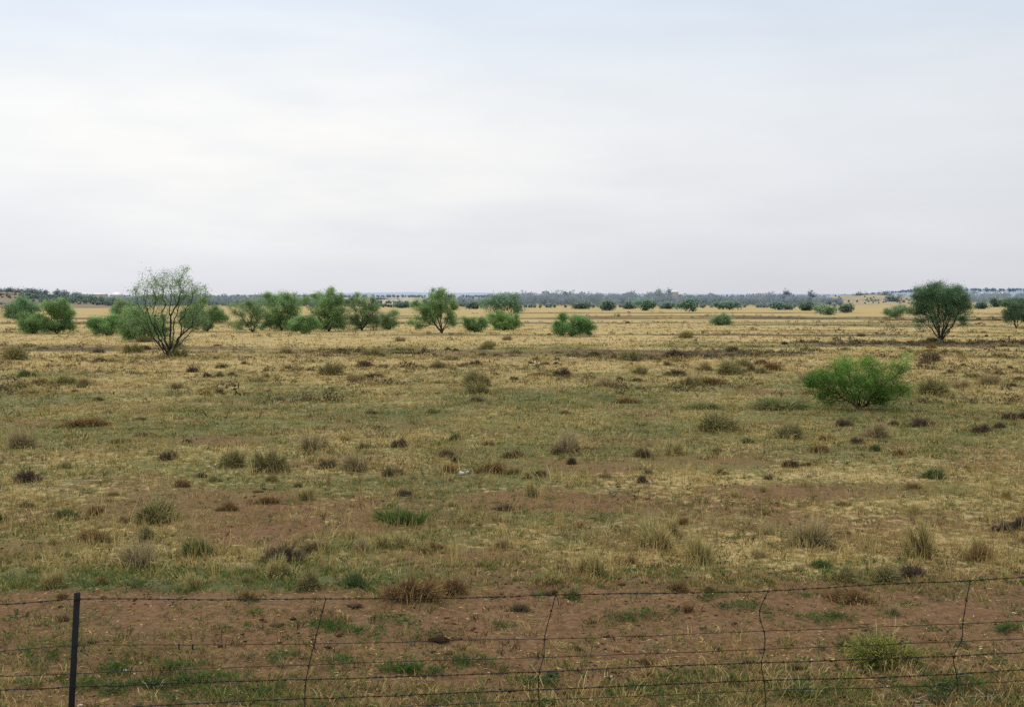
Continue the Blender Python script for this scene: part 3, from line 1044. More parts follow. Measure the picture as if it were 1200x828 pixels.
wood('woods', 'hazy blue wood stretching along the far edge of the plain', [
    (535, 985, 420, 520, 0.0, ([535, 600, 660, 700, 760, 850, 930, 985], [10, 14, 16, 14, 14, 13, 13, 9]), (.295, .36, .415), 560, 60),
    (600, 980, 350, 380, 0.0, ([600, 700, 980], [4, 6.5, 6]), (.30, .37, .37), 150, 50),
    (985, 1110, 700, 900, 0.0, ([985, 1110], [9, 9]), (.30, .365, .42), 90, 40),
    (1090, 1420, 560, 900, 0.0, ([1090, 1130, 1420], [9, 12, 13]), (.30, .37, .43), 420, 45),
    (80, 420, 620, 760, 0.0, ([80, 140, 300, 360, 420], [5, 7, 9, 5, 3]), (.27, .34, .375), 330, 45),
    (-160, 150, 372, 395, lambda p, d: hill_z(BROWN, 430, 90, p, d) - .1, ([-120, 135], [5, 5]), (.265, .33, .305), 46, 50),
    (30, 150, 385, 400, lambda p, d: hill_z(BROWN, 430, 90, p, d) - .1, ([30, 135], [6, 7]), (.19, .27, .23), 34, 50),
    (-200, 130, 380, 432, lambda p, d: hill_z(BROWN, 430, 90, p, d) - .1, ([-200, 120], [2, 2]), (.235, .225, .165), 260, 24),
    (930, 1140, 485, 562, lambda p, d: hill_z(GOLD, 560, 90, p, d) - .1, ([900, 1140], [2, 2]), (.255, .265, .19), 90, 24),
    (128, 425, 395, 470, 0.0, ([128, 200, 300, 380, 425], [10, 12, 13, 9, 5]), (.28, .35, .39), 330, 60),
    (25, 140, 368, 392, lambda p, d: hill_z(BROWN, 430, 90, p, d) - .1, ([25, 140], [7, 10]), (.21, .295, .27), 60, 60),
    (420, 560, 372, 420, 0.0, ([420, 560], [3, 5]), (.23, .305, .30), 60, 50),
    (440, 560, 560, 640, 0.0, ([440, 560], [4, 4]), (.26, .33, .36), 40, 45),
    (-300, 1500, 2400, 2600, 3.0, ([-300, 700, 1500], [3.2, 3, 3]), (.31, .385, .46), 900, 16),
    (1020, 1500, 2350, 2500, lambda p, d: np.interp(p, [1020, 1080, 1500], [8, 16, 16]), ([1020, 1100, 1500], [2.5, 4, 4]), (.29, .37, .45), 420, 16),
])

# individual far trees along the skyline and on the rises
SKYT = [
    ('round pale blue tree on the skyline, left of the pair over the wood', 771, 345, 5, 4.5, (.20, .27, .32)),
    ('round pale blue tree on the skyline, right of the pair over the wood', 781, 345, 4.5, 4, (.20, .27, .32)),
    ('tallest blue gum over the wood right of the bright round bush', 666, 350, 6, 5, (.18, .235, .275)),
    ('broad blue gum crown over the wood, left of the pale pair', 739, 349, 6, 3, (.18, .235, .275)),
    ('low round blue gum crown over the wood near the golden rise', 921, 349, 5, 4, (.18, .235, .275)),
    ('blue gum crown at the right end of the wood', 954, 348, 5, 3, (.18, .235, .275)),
]
for (lb, px, py, rx, ry, c) in SKYT:
    far_tree('gum_tree', lb, 'tree', px, py + 8, rx, ry + 4, c, leaves=900, d=520, z0=0)
RISE = [
    ('dark rounded bush on the golden rise, largest there', 1031, 352, 9, 4, (.14, .195, .175), 545),
    ('small bush on the left shoulder of the golden rise', 1010, 350, 7, 2.5, (.15, .195, .17), 545),
    ('dark bush low on the right side of the golden rise', 1048, 357, 8, 5, (.10, .145, .125), 500),
    ('low bush at the foot of the golden rise', 1023, 357, 7, 2, (.11, .15, .12), 500),
    ('dark bush on the pale rise behind the central tree', 448, 356, 6, 3.5, (.12, .165, .165), 650),
    ('low bush right of the dark bush on the pale rise', 466, 357, 7, 2.5, (.125, .165, .16), 650),
    ('bush midway up the brown hill on the left', 11, 354, 6, 4, (.12, .155, .125), 400),
    ('dark bush at the left foot of the brown hill', 3, 363, 6, 4, (.115, .15, .11), 360),
    ('bush low on the brown hill behind the umbrella-topped tree', 92, 356, 9, 5, (.12, .16, .135), 400),
]
for (lb, px, py, rx, ry, c, d) in RISE:
    far_tree('thorn_bush', lb, 'bush', px, py, rx, ry, c, leaves=900, d=d)
for k, (px, w) in enumerate([(2, 8), (11, 7), (19, 6), (27, 6), (33, 5), (43, 4), (53, 6), (66, 5), (76, 6), (88, 5)]):
    py = float(np.interp(px, [0, 40, 80, 120], [343.5, 345, 348, 352]))
    far_tree('thorn_bush', 'dark rounded bush in the row along the crest of the brown hill', 'bush', px, py, w * .8, 2.6, (.18, .215, .205), leaves=420,
             group='bushes on the crest of the brown hill', d=428, lob=2)


# far sheds with white roofs
M_WHITE = simple_mat('white_sheeting', (.72, .74, .77), (.82, .83, .85), .2, .6)
M_WALL = simple_mat('hazy_wall', (.42, .42, .43), (.52, .51, .50), .2, .8)  # wall tone with distance haze mixed in


def shed(label, px, py_top, d, wpx, hpx, group=None, roof=.45):
    q = at_dist(px, py_top, d)
    s = d / F
    w, h = wpx * s / 2, hpx * s
    t = empty('farm_shed', (q[0], q[1], q[2] - h))
    tag(t, label, 'shed', group)
    hw, dp = h * (1 - roof), w * .8
    v = [(-w, -dp, 0), (w, -dp, 0), (w, dp, 0), (-w, dp, 0), (-w, -dp, hw), (w, -dp, hw), (w, dp, hw), (-w, dp, hw)]
    v = v + [(x, y, -4.0) for x, y, z in v[:4]]
    build('wall', np.array(v), 4, [[0, 1, 5, 4], [1, 2, 6, 5], [2, 3, 7, 6], [3, 0, 4, 7], [8, 9, 1, 0], [9, 10, 2, 1], [10, 11, 3, 2], [11, 8, 0, 3]], M_WALL, parent=t)
    e = 1.06
    rv = [(-w * e, -dp * e, hw + .02), (w * e, -dp * e, hw + .02), (w * e, 0, h), (-w * e, 0, h), (w * e, dp * e, hw + .02), (-w * e, dp * e, hw + .02)]
    build('roof', np.array(rv), [4, 4, 3, 3], [0, 1, 2, 3, 3, 2, 4, 5, 1, 4, 2, 0, 3, 5], M_WHITE, parent=t)


shed('low white-roofed shed beyond the brown hill, leftmost of three', 99, 343.2, 1100, 7, 2.6)
shed('long white-roofed shed beyond the brown hill, middle of three', 118, 343.4, 1100, 13, 2.8)
shed('pointed white-roofed shed beyond the brown hill, rightmost of three', 138, 342.2, 1100, 10, 4.2, roof=.75)
for px, w in ((1152, 4), (1161, 4), (1168, 6), (1175.5, 4)):
    shed('tiny white building on the wooded ridge on the right', px, 342.6, 2050, w, 2.2, 'white buildings on the wooded ridge')
shed('pale shed beside the round pair of trees on the skyline', 790, 340.5, 900, 9, 3.2)


# ------------------------------------------------------------------ dwarf shrubs, tussocks
def shrub_mesh(kind, seed):
    """unit shrub: 1 m wide, about `h` m tall"""
    global RNG
    keep = RNG
    RNG = np.random.default_rng(seed)
    h = {'dark': .55, 'brown': .5, 'olive': .62, 'tussock': .8, 'green': .5, 'twiggy': .68, 'upright': .5, 'grey': .55, 'grassy': .35, 'leafy': .45}[kind]
    P = {'dark': [(.115, .085, .060), (.085, .067, .050), (.15, .112, .075)],
         'grey': [(.165, .130, .075), (.125, .105, .065), (.21, .165, .09)],
         'brown': [(.22, .14, .066), (.165, .108, .055), (.28, .185, .085)],
         'olive': [(.25, .225, .10), (.19, .185, .08), (.33, .285, .13)],
         'tussock': [(.44, .36, .16), (.35, .31, .13), (.54, .43, .21), (.26, .26, .10)],
         'green': [(.105, .145, .055), (.085, .12, .05), (.145, .175, .065)],
         'upright': [(.10, .165, .045), (.08, .14, .045), (.14, .19, .06)],
         'leafy': [(.215, .225, .062), (.165, .185, .052), (.29, .265, .08)],
         'grassy': [(.20, .225, .09), (.16, .195, .08), (.25, .255, .11), (.29, .265, .125)],
         'twiggy': [(.33, .27, .14), (.25, .21, .11), (.45, .365, .21)]}[kind]
    P = np.array(P)
    n = {'dark': 1000, 'grey': 900, 'brown': 900, 'olive': 1600, 'tussock': 900, 'green': 1600, 'twiggy': 750, 'upright': 1500, 'grassy': 1500, 'leafy': 1900}[kind]
    # a few sub-clumps of unequal size
    nc = random.Random(seed).randint(5, 9) if kind not in ('upright', 'grassy') else 22
    cx = RNG.normal(0, .20 if kind != 'upright' else .34, (nc, 2)) * np.array([1.1, .8])
    cs = RNG.uniform(.35, 1.0, nc)
    cs[0] = 1.0
    who = RNG.choice(nc, n, p=cs ** 2 / (cs ** 2).sum())
    g = RNG.normal(size=(n, 3))
    g[:, 2] = np.abs(g[:, 2]) * {'tussock': 1.7, 'upright': 3.4, 'grassy': 2.6, 'twiggy': 1.1}.get(kind, .85)
    g /= np.linalg.norm(g, axis=1)[:, None]
    if kind == 'leafy':
        cx, cs = cx * 1.15, np.clip(cs * 1.25, .6, 1)
    ln = np.where(RNG.uniform(0, 1, n) < .12, RNG.uniform(1, 1.35, n), RNG.uniform(.55, 1.06, n)) * cs[who] * (1.0 + .25 * (fbm(g[:, 0] * 3 + seed, g[:, 1] * 3, seed, 3) - .5) * 2)
    R = .36
    end = g * np.array([R, R, h]) * ln[:, None]
    base = np.concatenate([cx[who] * .55 + RNG.normal(0, .07, (n, 2)), np.zeros((n, 1))], 1)
    tipp = np.concatenate([cx[who], np.zeros((n, 1))], 1) + end
    tipp[:, 2] += .02
    w = {'tussock': .012, 'twiggy': .011, 'upright': .013, 'grassy': .013}.get(kind, .019) * RNG.uniform(.6, 1.4, n)
    col = 1.3 * P[RNG.integers(0, len(P), n)] * RNG.uniform(.65, 1.35, (n, 1))
    side = np.cross(tipp - base, RNG.normal(size=(n, 3)))
    side = side / (np.linalg.norm(side, axis=1)[:, None] + 1e-9) * (w / 2)[:, None]
    mid = base * .45 + tipp * .55 + np.array([0, 0, 1]) * (.10 * h)
    v = np.stack([base - side * .7, base + side * .7, mid - side, mid + side, tipp], 1).reshape(-1, 3)
    i = (np.arange(n) * 5)[:, None]
    f = np.concatenate([i + [0, 1, 3], i + [0, 3, 2], i + [2, 3, 4]], 1).reshape(-1)
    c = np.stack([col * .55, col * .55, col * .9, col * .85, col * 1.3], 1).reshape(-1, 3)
    V, Fc, C = [v], [f], [c]
    if kind not in ('tussock', 'twiggy', 'upright', 'grassy'):
        m = int(n * (3.2 if kind == 'leafy' else 1.3))
        j = RNG.integers(0, n, m)
        t = RNG.uniform(.55, 1.05, (m, 1))
        cen = base[j] * (1 - t) + tipp[j] * t + RNG.normal(0, .02, (m, 3))
        cen[:, 2] = np.maximum(cen[:, 2], .01)
        v2, f2, c2 = cards(cen, RNG.normal(size=(m, 3)) + [0, 0, .6], RNG.uniform(.025, .055, m), RNG.uniform(.012, .024, m),
                           col[j] * RNG.uniform(.7, 1.45, (m, 1)))
        f2 = f2.reshape(-1, 4)
        f2 = np.concatenate([f2[:, [0, 1, 2]], f2[:, [0, 2, 3]]], 1).reshape(-1)
        V.append(v2); Fc.append(f2 + len(v)); C.append(c2)
    q = np.concatenate([v.reshape(-1, 5, 3)[:, 4]] + V[1:])
    kx, ky, kz = .5 / np.quantile(np.abs(q[:, 0]), .95), .5 / np.quantile(np.abs(q[:, 1]), .95), h / np.quantile(q[:, 2], .96)
    for a_ in V:
        a_ *= np.array([kx, ky, kz])
    RNG = keep
    return np.concatenate(V), np.concatenate(Fc), np.concatenate(C), h


NAMES = {'dark': 'dwarf_shrub', 'grey': 'dwarf_shrub', 'brown': 'dwarf_shrub', 'olive': 'dwarf_shrub', 'green': 'dwarf_shrub', 'twiggy': 'dwarf_shrub',
         'tussock': 'grass_tussock', 'upright': 'grass_tussock', 'grassy': 'dwarf_shrub', 'leafy': 'dwarf_shrub'}
CATS = {'dwarf_shrub': 'shrub', 'grass_tussock': 'grass tussock'}
PROTO = {}
for kd in ('dark', 'grey', 'brown', 'olive', 'tussock', 'green', 'twiggy', 'upright', 'grassy', 'leafy'):
    for k in range(7):
        v, f, c, hh = shrub_mesh(kd, 100 + 13 * k + len(kd) * 7)
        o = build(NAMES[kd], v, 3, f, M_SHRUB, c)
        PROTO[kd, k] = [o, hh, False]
COUNT = 0
SKIRTS = []


def put_shrub(kind, px, py, wpx, hpx, label, group=None, rz=None):
    global COUNT
    x, y, z = on_ground(px, py)
    s = y / F
    proto = PROTO[kind, (COUNT * 3) % 7]
    COUNT += 1
    if proto[2]:
        o = proto[0].copy()
        COL.objects.link(o)
    else:
        o = proto[0]
        proto[2] = True
    SKIRTS.append((x, y, wpx * s, kind))
    w = wpx * s * .92
    hz = hpx * s * (.98 if kind in ('tussock', 'twiggy') else .86 if kind == 'olive' else .74) / proto[1]
    o.location = (x, y, z - .015)
    o.scale = (w * 1.05 * random.choice((-1, 1)), min(w, max(w * .55, hz * .9)), hz * 1.05)
    o.rotation_euler = (0, 0, random.choice((0, math.pi)) + random.uniform(-.25, .25) if rz is None else rz)
    if 'group' in o:
        del o['group']
    tag(o, label, CATS[o.name.split('.')[0]], group)
    return o


# the ones a viewer can point to: (kind, px, py of the foot, width, height, label)
NAMED = [
    ('brown', 478, 701, 78, 30, 'wide brown shrub touching the top fence wire between the first two droppers'),
    ('brown', 530, 693, 32, 22, 'feathery brown shrub just right of the wide brown shrub at the top wire'),
    ('brown', 1002, 706, 60, 22, 'wide rusty brown shrub just below the top wire between the two right droppers'),
    ('leafy', 1045, 773, 92, 33, 'big yellow green bush on bare soil left of the rightmost dropper'),
    ('green', 415, 688, 26, 20, 'upright green shrub left of the wide brown shrub at the top wire'),
    ('green', 237, 649, 44, 22, 'dark green dense rounded shrub above the bare strip on the left'),
    ('dark', 331, 657, 48, 23, 'dark brown shrub right of the dark green dense rounded shrub'),
    ('grey', 368, 645, 34, 14, 'low grey brown shrub touching the right of a dark brown shrub'),
    ('twiggy', 162, 663, 54, 34, 'twiggy olive bush with pale bare sticks left of the dark green dense shrub'),
    ('upright', 476, 612, 74, 25, 'patch of upright bright green grass left of centre'),
    ('tussock', 770, 639, 56, 34, 'yellow tussock with a green heart right of centre'),
    ('tussock', 824, 658, 50, 34, 'yellow green tussock just right of the one with a green heart'),
    ('twiggy', 950, 638, 62, 34, 'grey twiggy olive bush above the third dropper'),
    ('tussock', 1077, 651, 44, 48, 'tall pale yellow tussock leaning left above the rightmost dropper'),
    ('dark', 1197, 618, 34, 17, 'dark brown shrub cut by the right edge, nearest one there'),
    ('dark', 1170, 622, 26, 12, 'low dark brown shrub left of the one cut by the right edge'),
    ('brown', 1144, 655, 42, 20, 'rusty brown shrub right of the tall pale yellow tussock'),
    ('olive', 984, 680, 32, 18, 'olive brown shrub just above the wide rusty brown shrub at the wire'),
    ('olive', 1038, 678, 30, 17, 'olive tuft-like shrub between an olive brown and a dark shrub above the right wire'),
    ('dark', 1070, 674, 32, 15, 'dark olive shrub above the top wire left of the rightmost dropper'),
    ('green', 962, 664, 24, 11, 'low green shrub above the third dropper'),
    ('brown', 288, 703, 27, 15, 'small brown shrub on the top wire left of the first dropper'),
    ('olive', 362, 689, 28, 21, 'feathery olive brown shrub above the first dropper'),
    ('grey', 607, 714, 25, 12, 'small grey brown shrub on bare soil left of the second dropper'),
    ('brown', 790, 691, 30, 15, 'brown tuft-like shrub above the top wire midway between the middle droppers'),
    ('twiggy', 1044, 718, 26, 13, 'thin twiggy shrub on bare soil above the big yellow green bush'),
    ('grey', 73, 726, 19, 9, 'small grey green shrub on bare soil beside the fence post'),
    ('olive', 184, 611, 48, 26, 'rounded tan olive bush standing in the bare patch on the left'),
    ('brown', 113, 634, 46, 17, 'low tan brown shrub left of the twiggy olive bush'),
    ('brown', 113, 603, 21, 14, 'small brown shrub left of the rounded tan olive bush'),
    ('green', 80, 606, 27, 12, 'low green shrub next to a small brown shrub on the left'),
    ('green', 2, 611, 22, 15, 'dark green shrub cut by the left edge'),
    ('dark', 144, 612, 13, 9, 'tiny dark brown shrub between a small brown shrub and the rounded tan olive bush'),
    ('brown', 311, 589, 32, 11, 'low flat brown shrub on the bare patch left of the bright green grass'),
    ('brown', 213, 569, 22, 10, 'low brown shrub below the small white fleck on the left'),
    ('olive', 320, 550, 46, 25, 'big yellow olive bush right of the small white fleck'),
    ('olive', 274, 546, 32, 19, 'olive brown shrub between the white fleck and the big yellow olive bush'),
    ('twiggy', 367, 527, 46, 23, 'pale tan olive bush behind and right of the big yellow olive bush'),
    ('grey', 382, 549, 23, 14, 'grey brown shrub right of the big yellow olive bush'),
    ('twiggy', 417, 550, 46, 23, 'wide pale olive bush right of a grey brown shrub, left of the white litter'),
    ('grey', 196, 537, 21, 13, 'grey brown shrub left of the small white fleck'),
    ('dark', 32, 563, 33, 18, 'dark grey green shrub near the left edge'),
    ('twiggy', 24, 524, 44, 26, 'pale grey olive bush near the left edge'),
    ('brown', 100, 499, 56, 12, 'long low brown shrub on green grass on the left'),
    ('grassy', 140, 518, 30, 9, 'flat green shrub below the long low brown shrub'),
    ('brown', 570, 553, 44, 15, 'brown shrub just right of the white litter'),
    ('brown', 526, 553, 20, 11, 'small brown shrub just left of the white litter'),
    ('grey', 461, 557, 28, 13, 'grey olive shrub well left of the white litter, right of the wide pale olive bush'),
    ('grey', 523, 535, 19, 12, 'grey brown shrub behind the white litter'),
    ('dark', 534, 541, 11, 7, 'tiny dark shrub right behind the white litter'),
    ('grey', 598, 536, 26, 11, 'wide grey brown shrub behind and right of the white litter'),
    ('brown', 600, 555, 19, 9, 'small brown shrub right of the brown shrub beside the litter'),
    ('dark', 633, 557, 15, 9, 'small dark shrub second to the right of the litter'),
    ('twiggy', 668, 529, 42, 27, 'pale bush of bare tan twigs right of centre'),
    ('dark', 653, 532, 15, 9, 'dark shrub at the left foot of the bush of bare tan twigs'),
    ('dark', 670, 543, 12, 11, 'small dark shrub below the bush of bare tan twigs'),
    ('grey', 753, 535, 22, 14, 'grey brown shrub leaning on a yellow olive tussock right of centre'),
    ('tussock', 785, 531, 40, 20, 'yellow olive tussock with splayed blades right of a grey brown shrub'),
    ('dark', 751, 565, 13, 11, 'small dark ball-shaped shrub on reddish soil right of centre'),
    ('brown', 508, 643, 38, 14, 'low brown shrub below the patch of bright green grass'),
    ('brown', 735, 472, 33, 8, 'long flat brown shrub on green grass behind the tan twigs bush'),
    ('olive', 564, 461, 36, 14, 'tan olive bush on yellow grass below the lone central tree'),
    ('grassy', 917, 479, 80, 19, 'wide low grey green bush left of the feathery bright green bush'),
    ('grassy', 827, 478, 48, 10, 'low green patch of shrub farther left of the feathery bright green bush'),
    ('olive', 1092, 462, 40, 19, 'pale tan olive bush right of the feathery bright green bush'),
    ('olive', 846, 504, 52, 21, 'tan olive bush below the wide low grey green bush, left one'),
    ('olive', 918, 513, 44, 19, 'tan olive bush below the wide low grey green bush, right one'),
    ('twiggy', 1026, 511, 34, 21, 'upright pale olive bush below the feathery bright green bush'),
    ('dark', 990, 498, 23, 9, 'dark shrub just below the feathery bright green bush'),
    ('dark', 1047, 498, 15, 7, 'small dark shrub right of the upright pale olive bush'),
    ('dark', 1081, 499, 32, 11, 'wide dark shrub below and right of the feathery bright green bush'),
    ('dark', 1148, 506, 26, 11, 'dark shrub in the row at the right edge, leftmost and lowest'),
    ('dark', 1169, 501, 15, 8, 'small dark shrub in the row at the right edge, second from left'),
    ('dark', 1182, 491, 24, 10, 'dark rounded shrub in the row at the right edge, third from left'),
    ('dark', 1198, 490, 16, 9, 'dark shrub in the row at the right edge, cut by the edge'),
    ('dark', 1005, 519, 20, 9, 'dark brown shrub below the upright pale olive bush'),
    ('green', 1025, 528, 15, 9, 'small dark green shrub below the upright pale olive bush'),
    ('brown', 972, 516, 22, 9, 'brown shrub left of a dark brown shrub below the bright green bush'),
    ('brown', 959, 529, 26, 10, 'low reddish brown shrub below the right tan olive bush'),
    ('green', 878, 519, 17, 8, 'dark green shrub between the two tan olive bushes, below them'),
    ('dark', 925, 547, 22, 11, 'dark brown rounded shrub on reddish soil below the tan olive bushes'),
    ('grey', 844, 556, 20, 9, 'grey brown shrub on the reddish bare patch'),
    ('grey', 900, 561, 12, 8, 'tiny grey shrub below the dark brown rounded shrub'),
    ('green', 1094, 560, 28, 13, 'dark olive shrub on pale grass at right'),
    ('brown', 1055, 533, 22, 9, 'brown shrub between the dark olive shrub and the small dark green shrub'),
    ('grey', 466, 523, 21, 12, 'grey brown shrub behind and left of the white litter'),
    ('green', 532, 516, 13, 10, 'small green shrub well behind the white litter'),
    ('green', 35, 441, 25, 9, 'dark green low shrub on yellow grass below the leftmost trees'),
    ('olive', 18, 421, 32, 15, 'tan olive bush on yellow grass near the left edge'),
    ('olive', 74, 450, 36, 10, 'olive shrub on yellow grass right of a dark green low shrub'),
    ('brown', 832, 450, 40, 10, 'wide dark brown shrub left behind the bright green bush'),
    ('olive', 742, 422, 30, 12, 'olive bush on the yellow grass right of the spreading green bush'),
    ('brown', 905, 434, 24, 12, 'pale brown bush behind the bright green bush on the left'),
    ('grey', 711, 559, 18, 5, 'flat grey shrub left of the small dark ball-shaped shrub'),
    ('grey', 759, 555, 11, 7, 'tiny grey shrub above the small dark ball-shaped shrub'),
    ('dark', 881, 435, 17, 7, 'dark shrub left of the pale brown bush'),
    ('olive', 440, 417, 32, 9, 'olive shrub on golden grass below the middle row of trees'),
    ('grassy', 474, 414, 38, 5, 'flat dark green shrub on golden grass below the lone central tree'),
    ('olive', 159, 413, 26, 11, 'tan bush at the left foot of the tall open-crowned tree'),
    ('dark', 556, 427, 15, 6, 'dark brown shrub between the lone central tree and the tan olive bush'),
    ('dark', 430, 429, 22, 8, 'dark brown shrub below the olive shrub in golden grass'),
    ('dark', 437, 442, 24, 6, 'flat dark shrub below another dark brown shrub left of centre'),
]
for a in NAMED:
    o = put_shrub(*a)
    if 'leaning left' in a[5]:
        o.rotation_euler = (0, -.32, 0)

# the many small ones nothing tells apart
FAR_SMALL = [(242, 442, 12, 7), (260, 431, 15, 6), (226, 436, 14, 8), (363, 434, 9, 4), (311, 442, 9, 5), (392, 432, 10, 5), (270, 439, 10, 5), (257, 441, 10, 6),
             (95, 454, 10, 5), (88, 459, 9, 4), (525, 410, 9, 4), (535, 411, 8, 4), (414, 445, 14, 7), (603, 445, 11, 5), (632, 440, 20, 5), (559, 470, 18, 6),
             (640, 427, 9, 4), (652, 427, 9, 4), (623, 426, 7, 3), (751, 438, 10, 5), (784, 428, 12, 6), (726, 446, 12, 6), (869, 436, 12, 5), (1008, 446, 10, 4),
             (1078, 429, 9, 4), (1115, 437, 12, 5), (1172, 439, 14, 6), (1184, 432, 9, 5), (1145, 442, 22, 4), (1107, 413, 9, 4), (1176, 406, 12, 5)]
rs = random.Random(4)
while len(FAR_SMALL) < 84:
    py = 372 + 78 * rs.random() ** .9
    px = rs.uniform(5, 1195)
    if py < 405 and px < 640 and rs.random() < .8:
        continue
    gx, gy, _ = on_ground(px, py)
    if float(cover(np.array([gx]), np.array([gy]))[2][0]) < rs.uniform(.2, .75):
        continue
    sc = (py - 348) / 80.0
    w = rs.lognormvariate(2.3, .38) * sc + 2
    FAR_SMALL.append((px, py, w, w * rs.uniform(.3, .48)))
for (px, py, w, h) in FAR_SMALL:
    put_shrub(rs.choice(('dark', 'dark', 'dark', 'grey', 'brown')), px, py, w, h,
              'one of many small dark dwarf shrubs dotting the yellow grass far out', 'small dark shrubs far out on the plain')
n = 0
while n < 36:
    py = rs.uniform(392, 455)
    px = rs.uniform(5, 1195)
    sc = (py - 348) / 80.0
    w = rs.uniform(14, 30) * sc
    put_shrub(rs.choice(('olive', 'twiggy')), px, py, w, w * rs.uniform(.35, .5),
              'one of many pale feathery clumps among the yellow grass far out', 'pale feathery clumps far out on the plain')
    n += 1
n = 0
while n < 34:
    py = rs.uniform(452, 600)
    px = rs.uniform(5, 1195)
    if any(abs(px - a[1]) < a[3] * .8 and abs(py - a[2]) < 12 for a in NAMED):
        continue
    sc = (py - 348) / 200.0
    w = rs.uniform(9, 18) * sc + 3
    put_shrub(rs.choice(('dark', 'grey', 'brown', 'brown', 'olive')), px, py, w, w * rs.uniform(.32, .5),
              'one of the small scattered dwarf shrubs on the patchy mid plain', 'small shrubs scattered over the mid plain')
    n += 1
n = 0
while n < 22:
    py = rs.uniform(600, 700)
    px = rs.uniform(5, 1195)
    if any(abs(px - a[1]) < a[3] * .8 and abs(py - a[2]) < 14 for a in NAMED):
        continue
    w = rs.uniform(10, 24)
    put_shrub(rs.choice(('olive', 'brown', 'twiggy')), px, py, w, w * rs.uniform(.45, .75),
              'one of the small mixed tufts along the far side of the bare strip', 'small tufts beyond the bare strip')
    n += 1
n = 0
while n < 20:
    py = rs.uniform(706, 826)
    px = rs.uniform(5, 1195)
    w = rs.uniform(8, 20)
    put_shrub(rs.choice(('brown', 'grey', 'olive')), px, py, w, w * rs.uniform(.4, .65),
              'one of the small dry tufts scattered on the bare strip by the fence', 'small dry tufts on the bare strip')
    n += 1
n = 0
while n < 26:
    py = rs.uniform(560, 692)
    px = rs.uniform(420, 1195) if rs.random() < .7 else rs.uniform(5, 420)
    w = rs.uniform(16, 34) * (py - 348) / 300
    put_shrub('tussock', px, py, w, w * rs.uniform(.55, .9), 'one of the small pale straw tussocks scattered beyond the bare strip', 'pale straw tussocks beyond the bare strip')
    n += 1
for k, p in PROTO.items():
    if not p[2]:
        bpy.data.objects.remove(p[0])

grass_field()

# ------------------------------------------------------------------ the wire fence
M_STEEL = simple_mat('blackened_steel', (.004, .004, .005), (.010, .0095, .010), 30, .8, 0)
M_WIRE = simple_mat('rusty_wire', (.010, .010, .012), (.028, .024, .023), 60, .6, .4)
FA, FB = at_dist(88, 694, 8.4), at_dist(1200, 677, 9.55)


def fence_pt(px, py):
    """point of the upright fence plane seen at px, py"""
    r = ray(px, py)
    dx, dy = FB[0] - FA[0], FB[1] - FA[1]
    # (r*t - A) x (dx,dy) = 0
    t = (FA[0] * dy - FA[1] * dx) / (r[0] * dy - r[1] * dx)
    return np.array([r[0] * t, r[1] * t, H + r[2] * t])


fence = empty('wire_fence', (FA[0], FA[1], 0))
tag(fence, 'slack barbed wire fence with one black steel post and bent wire droppers along the foreground', 'fence')


def local(v):
    return np.asarray(v) - np.array([FA[0], FA[1], 0])


def spline(P, step=.02):
    P = np.asarray(P)
    t = np.concatenate(([0], np.cumsum(np.linalg.norm(np.diff(P, axis=0), axis=1))))
    # Catmull-Rom through the points
    n = max(2, int(t[-1] / step))
    s = np.linspace(0, t[-1], n)
    m = np.gradient(P, t, axis=0)
    i = np.clip(np.searchsorted(t, s, 'right') - 1, 0, len(P) - 2)
    h = (t[i + 1] - t[i])[:, None]
    u = ((s - t[i])[:, None]) / h
    return (2 * u ** 3 - 3 * u ** 2 + 1) * P[i] + (u ** 3 - 2 * u ** 2 + u) * h * m[i] + (-2 * u ** 3 + 3 * u ** 2) * P[i + 1] + (u ** 3 - u ** 2) * h * m[i + 1]


def cable(path, r, twist=0.0, pitch=.11):
    """one or two strands along a path -> verts, faces"""
    V, Fq, off = [], [], 0
    s = np.concatenate(([0], np.cumsum(np.linalg.norm(np.diff(path, axis=0), axis=1))))
    tg = np.gradient(path, axis=0)
    tg /= np.linalg.norm(tg, axis=1)[:, None]
    a = np.cross(tg, [0, 1.0, 0.05])
    a /= np.linalg.norm(a, axis=1)[:, None]
    b = np.cross(tg, a)
    for ph in ((0, math.pi) if twist else (0,)):
        q = path + (a * np.cos(s / pitch * 2 * np.pi + ph)[:, None] + b * np.sin(s / pitch * 2 * np.pi + ph)[:, None]) * twist
        n, k = len(q), 5
        ang = np.arange(k) * 2 * np.pi / k
        ring = q[:, None] + (a[:, None] * np.cos(ang)[None, :, None] + b[:, None] * np.sin(ang)[None, :, None]) * r
        i = (np.arange(n - 1) * k)[:, None]
        kk = np.arange(k)
        f = np.stack([i + kk, i + (kk + 1) % k, i + k + (kk + 1) % k, i + k + kk], 2).reshape(-1)
        V.append(ring.reshape(-1, 3))
        Fq.append(f + off)
        off += n * k
    return V, Fq, off, s, a, b


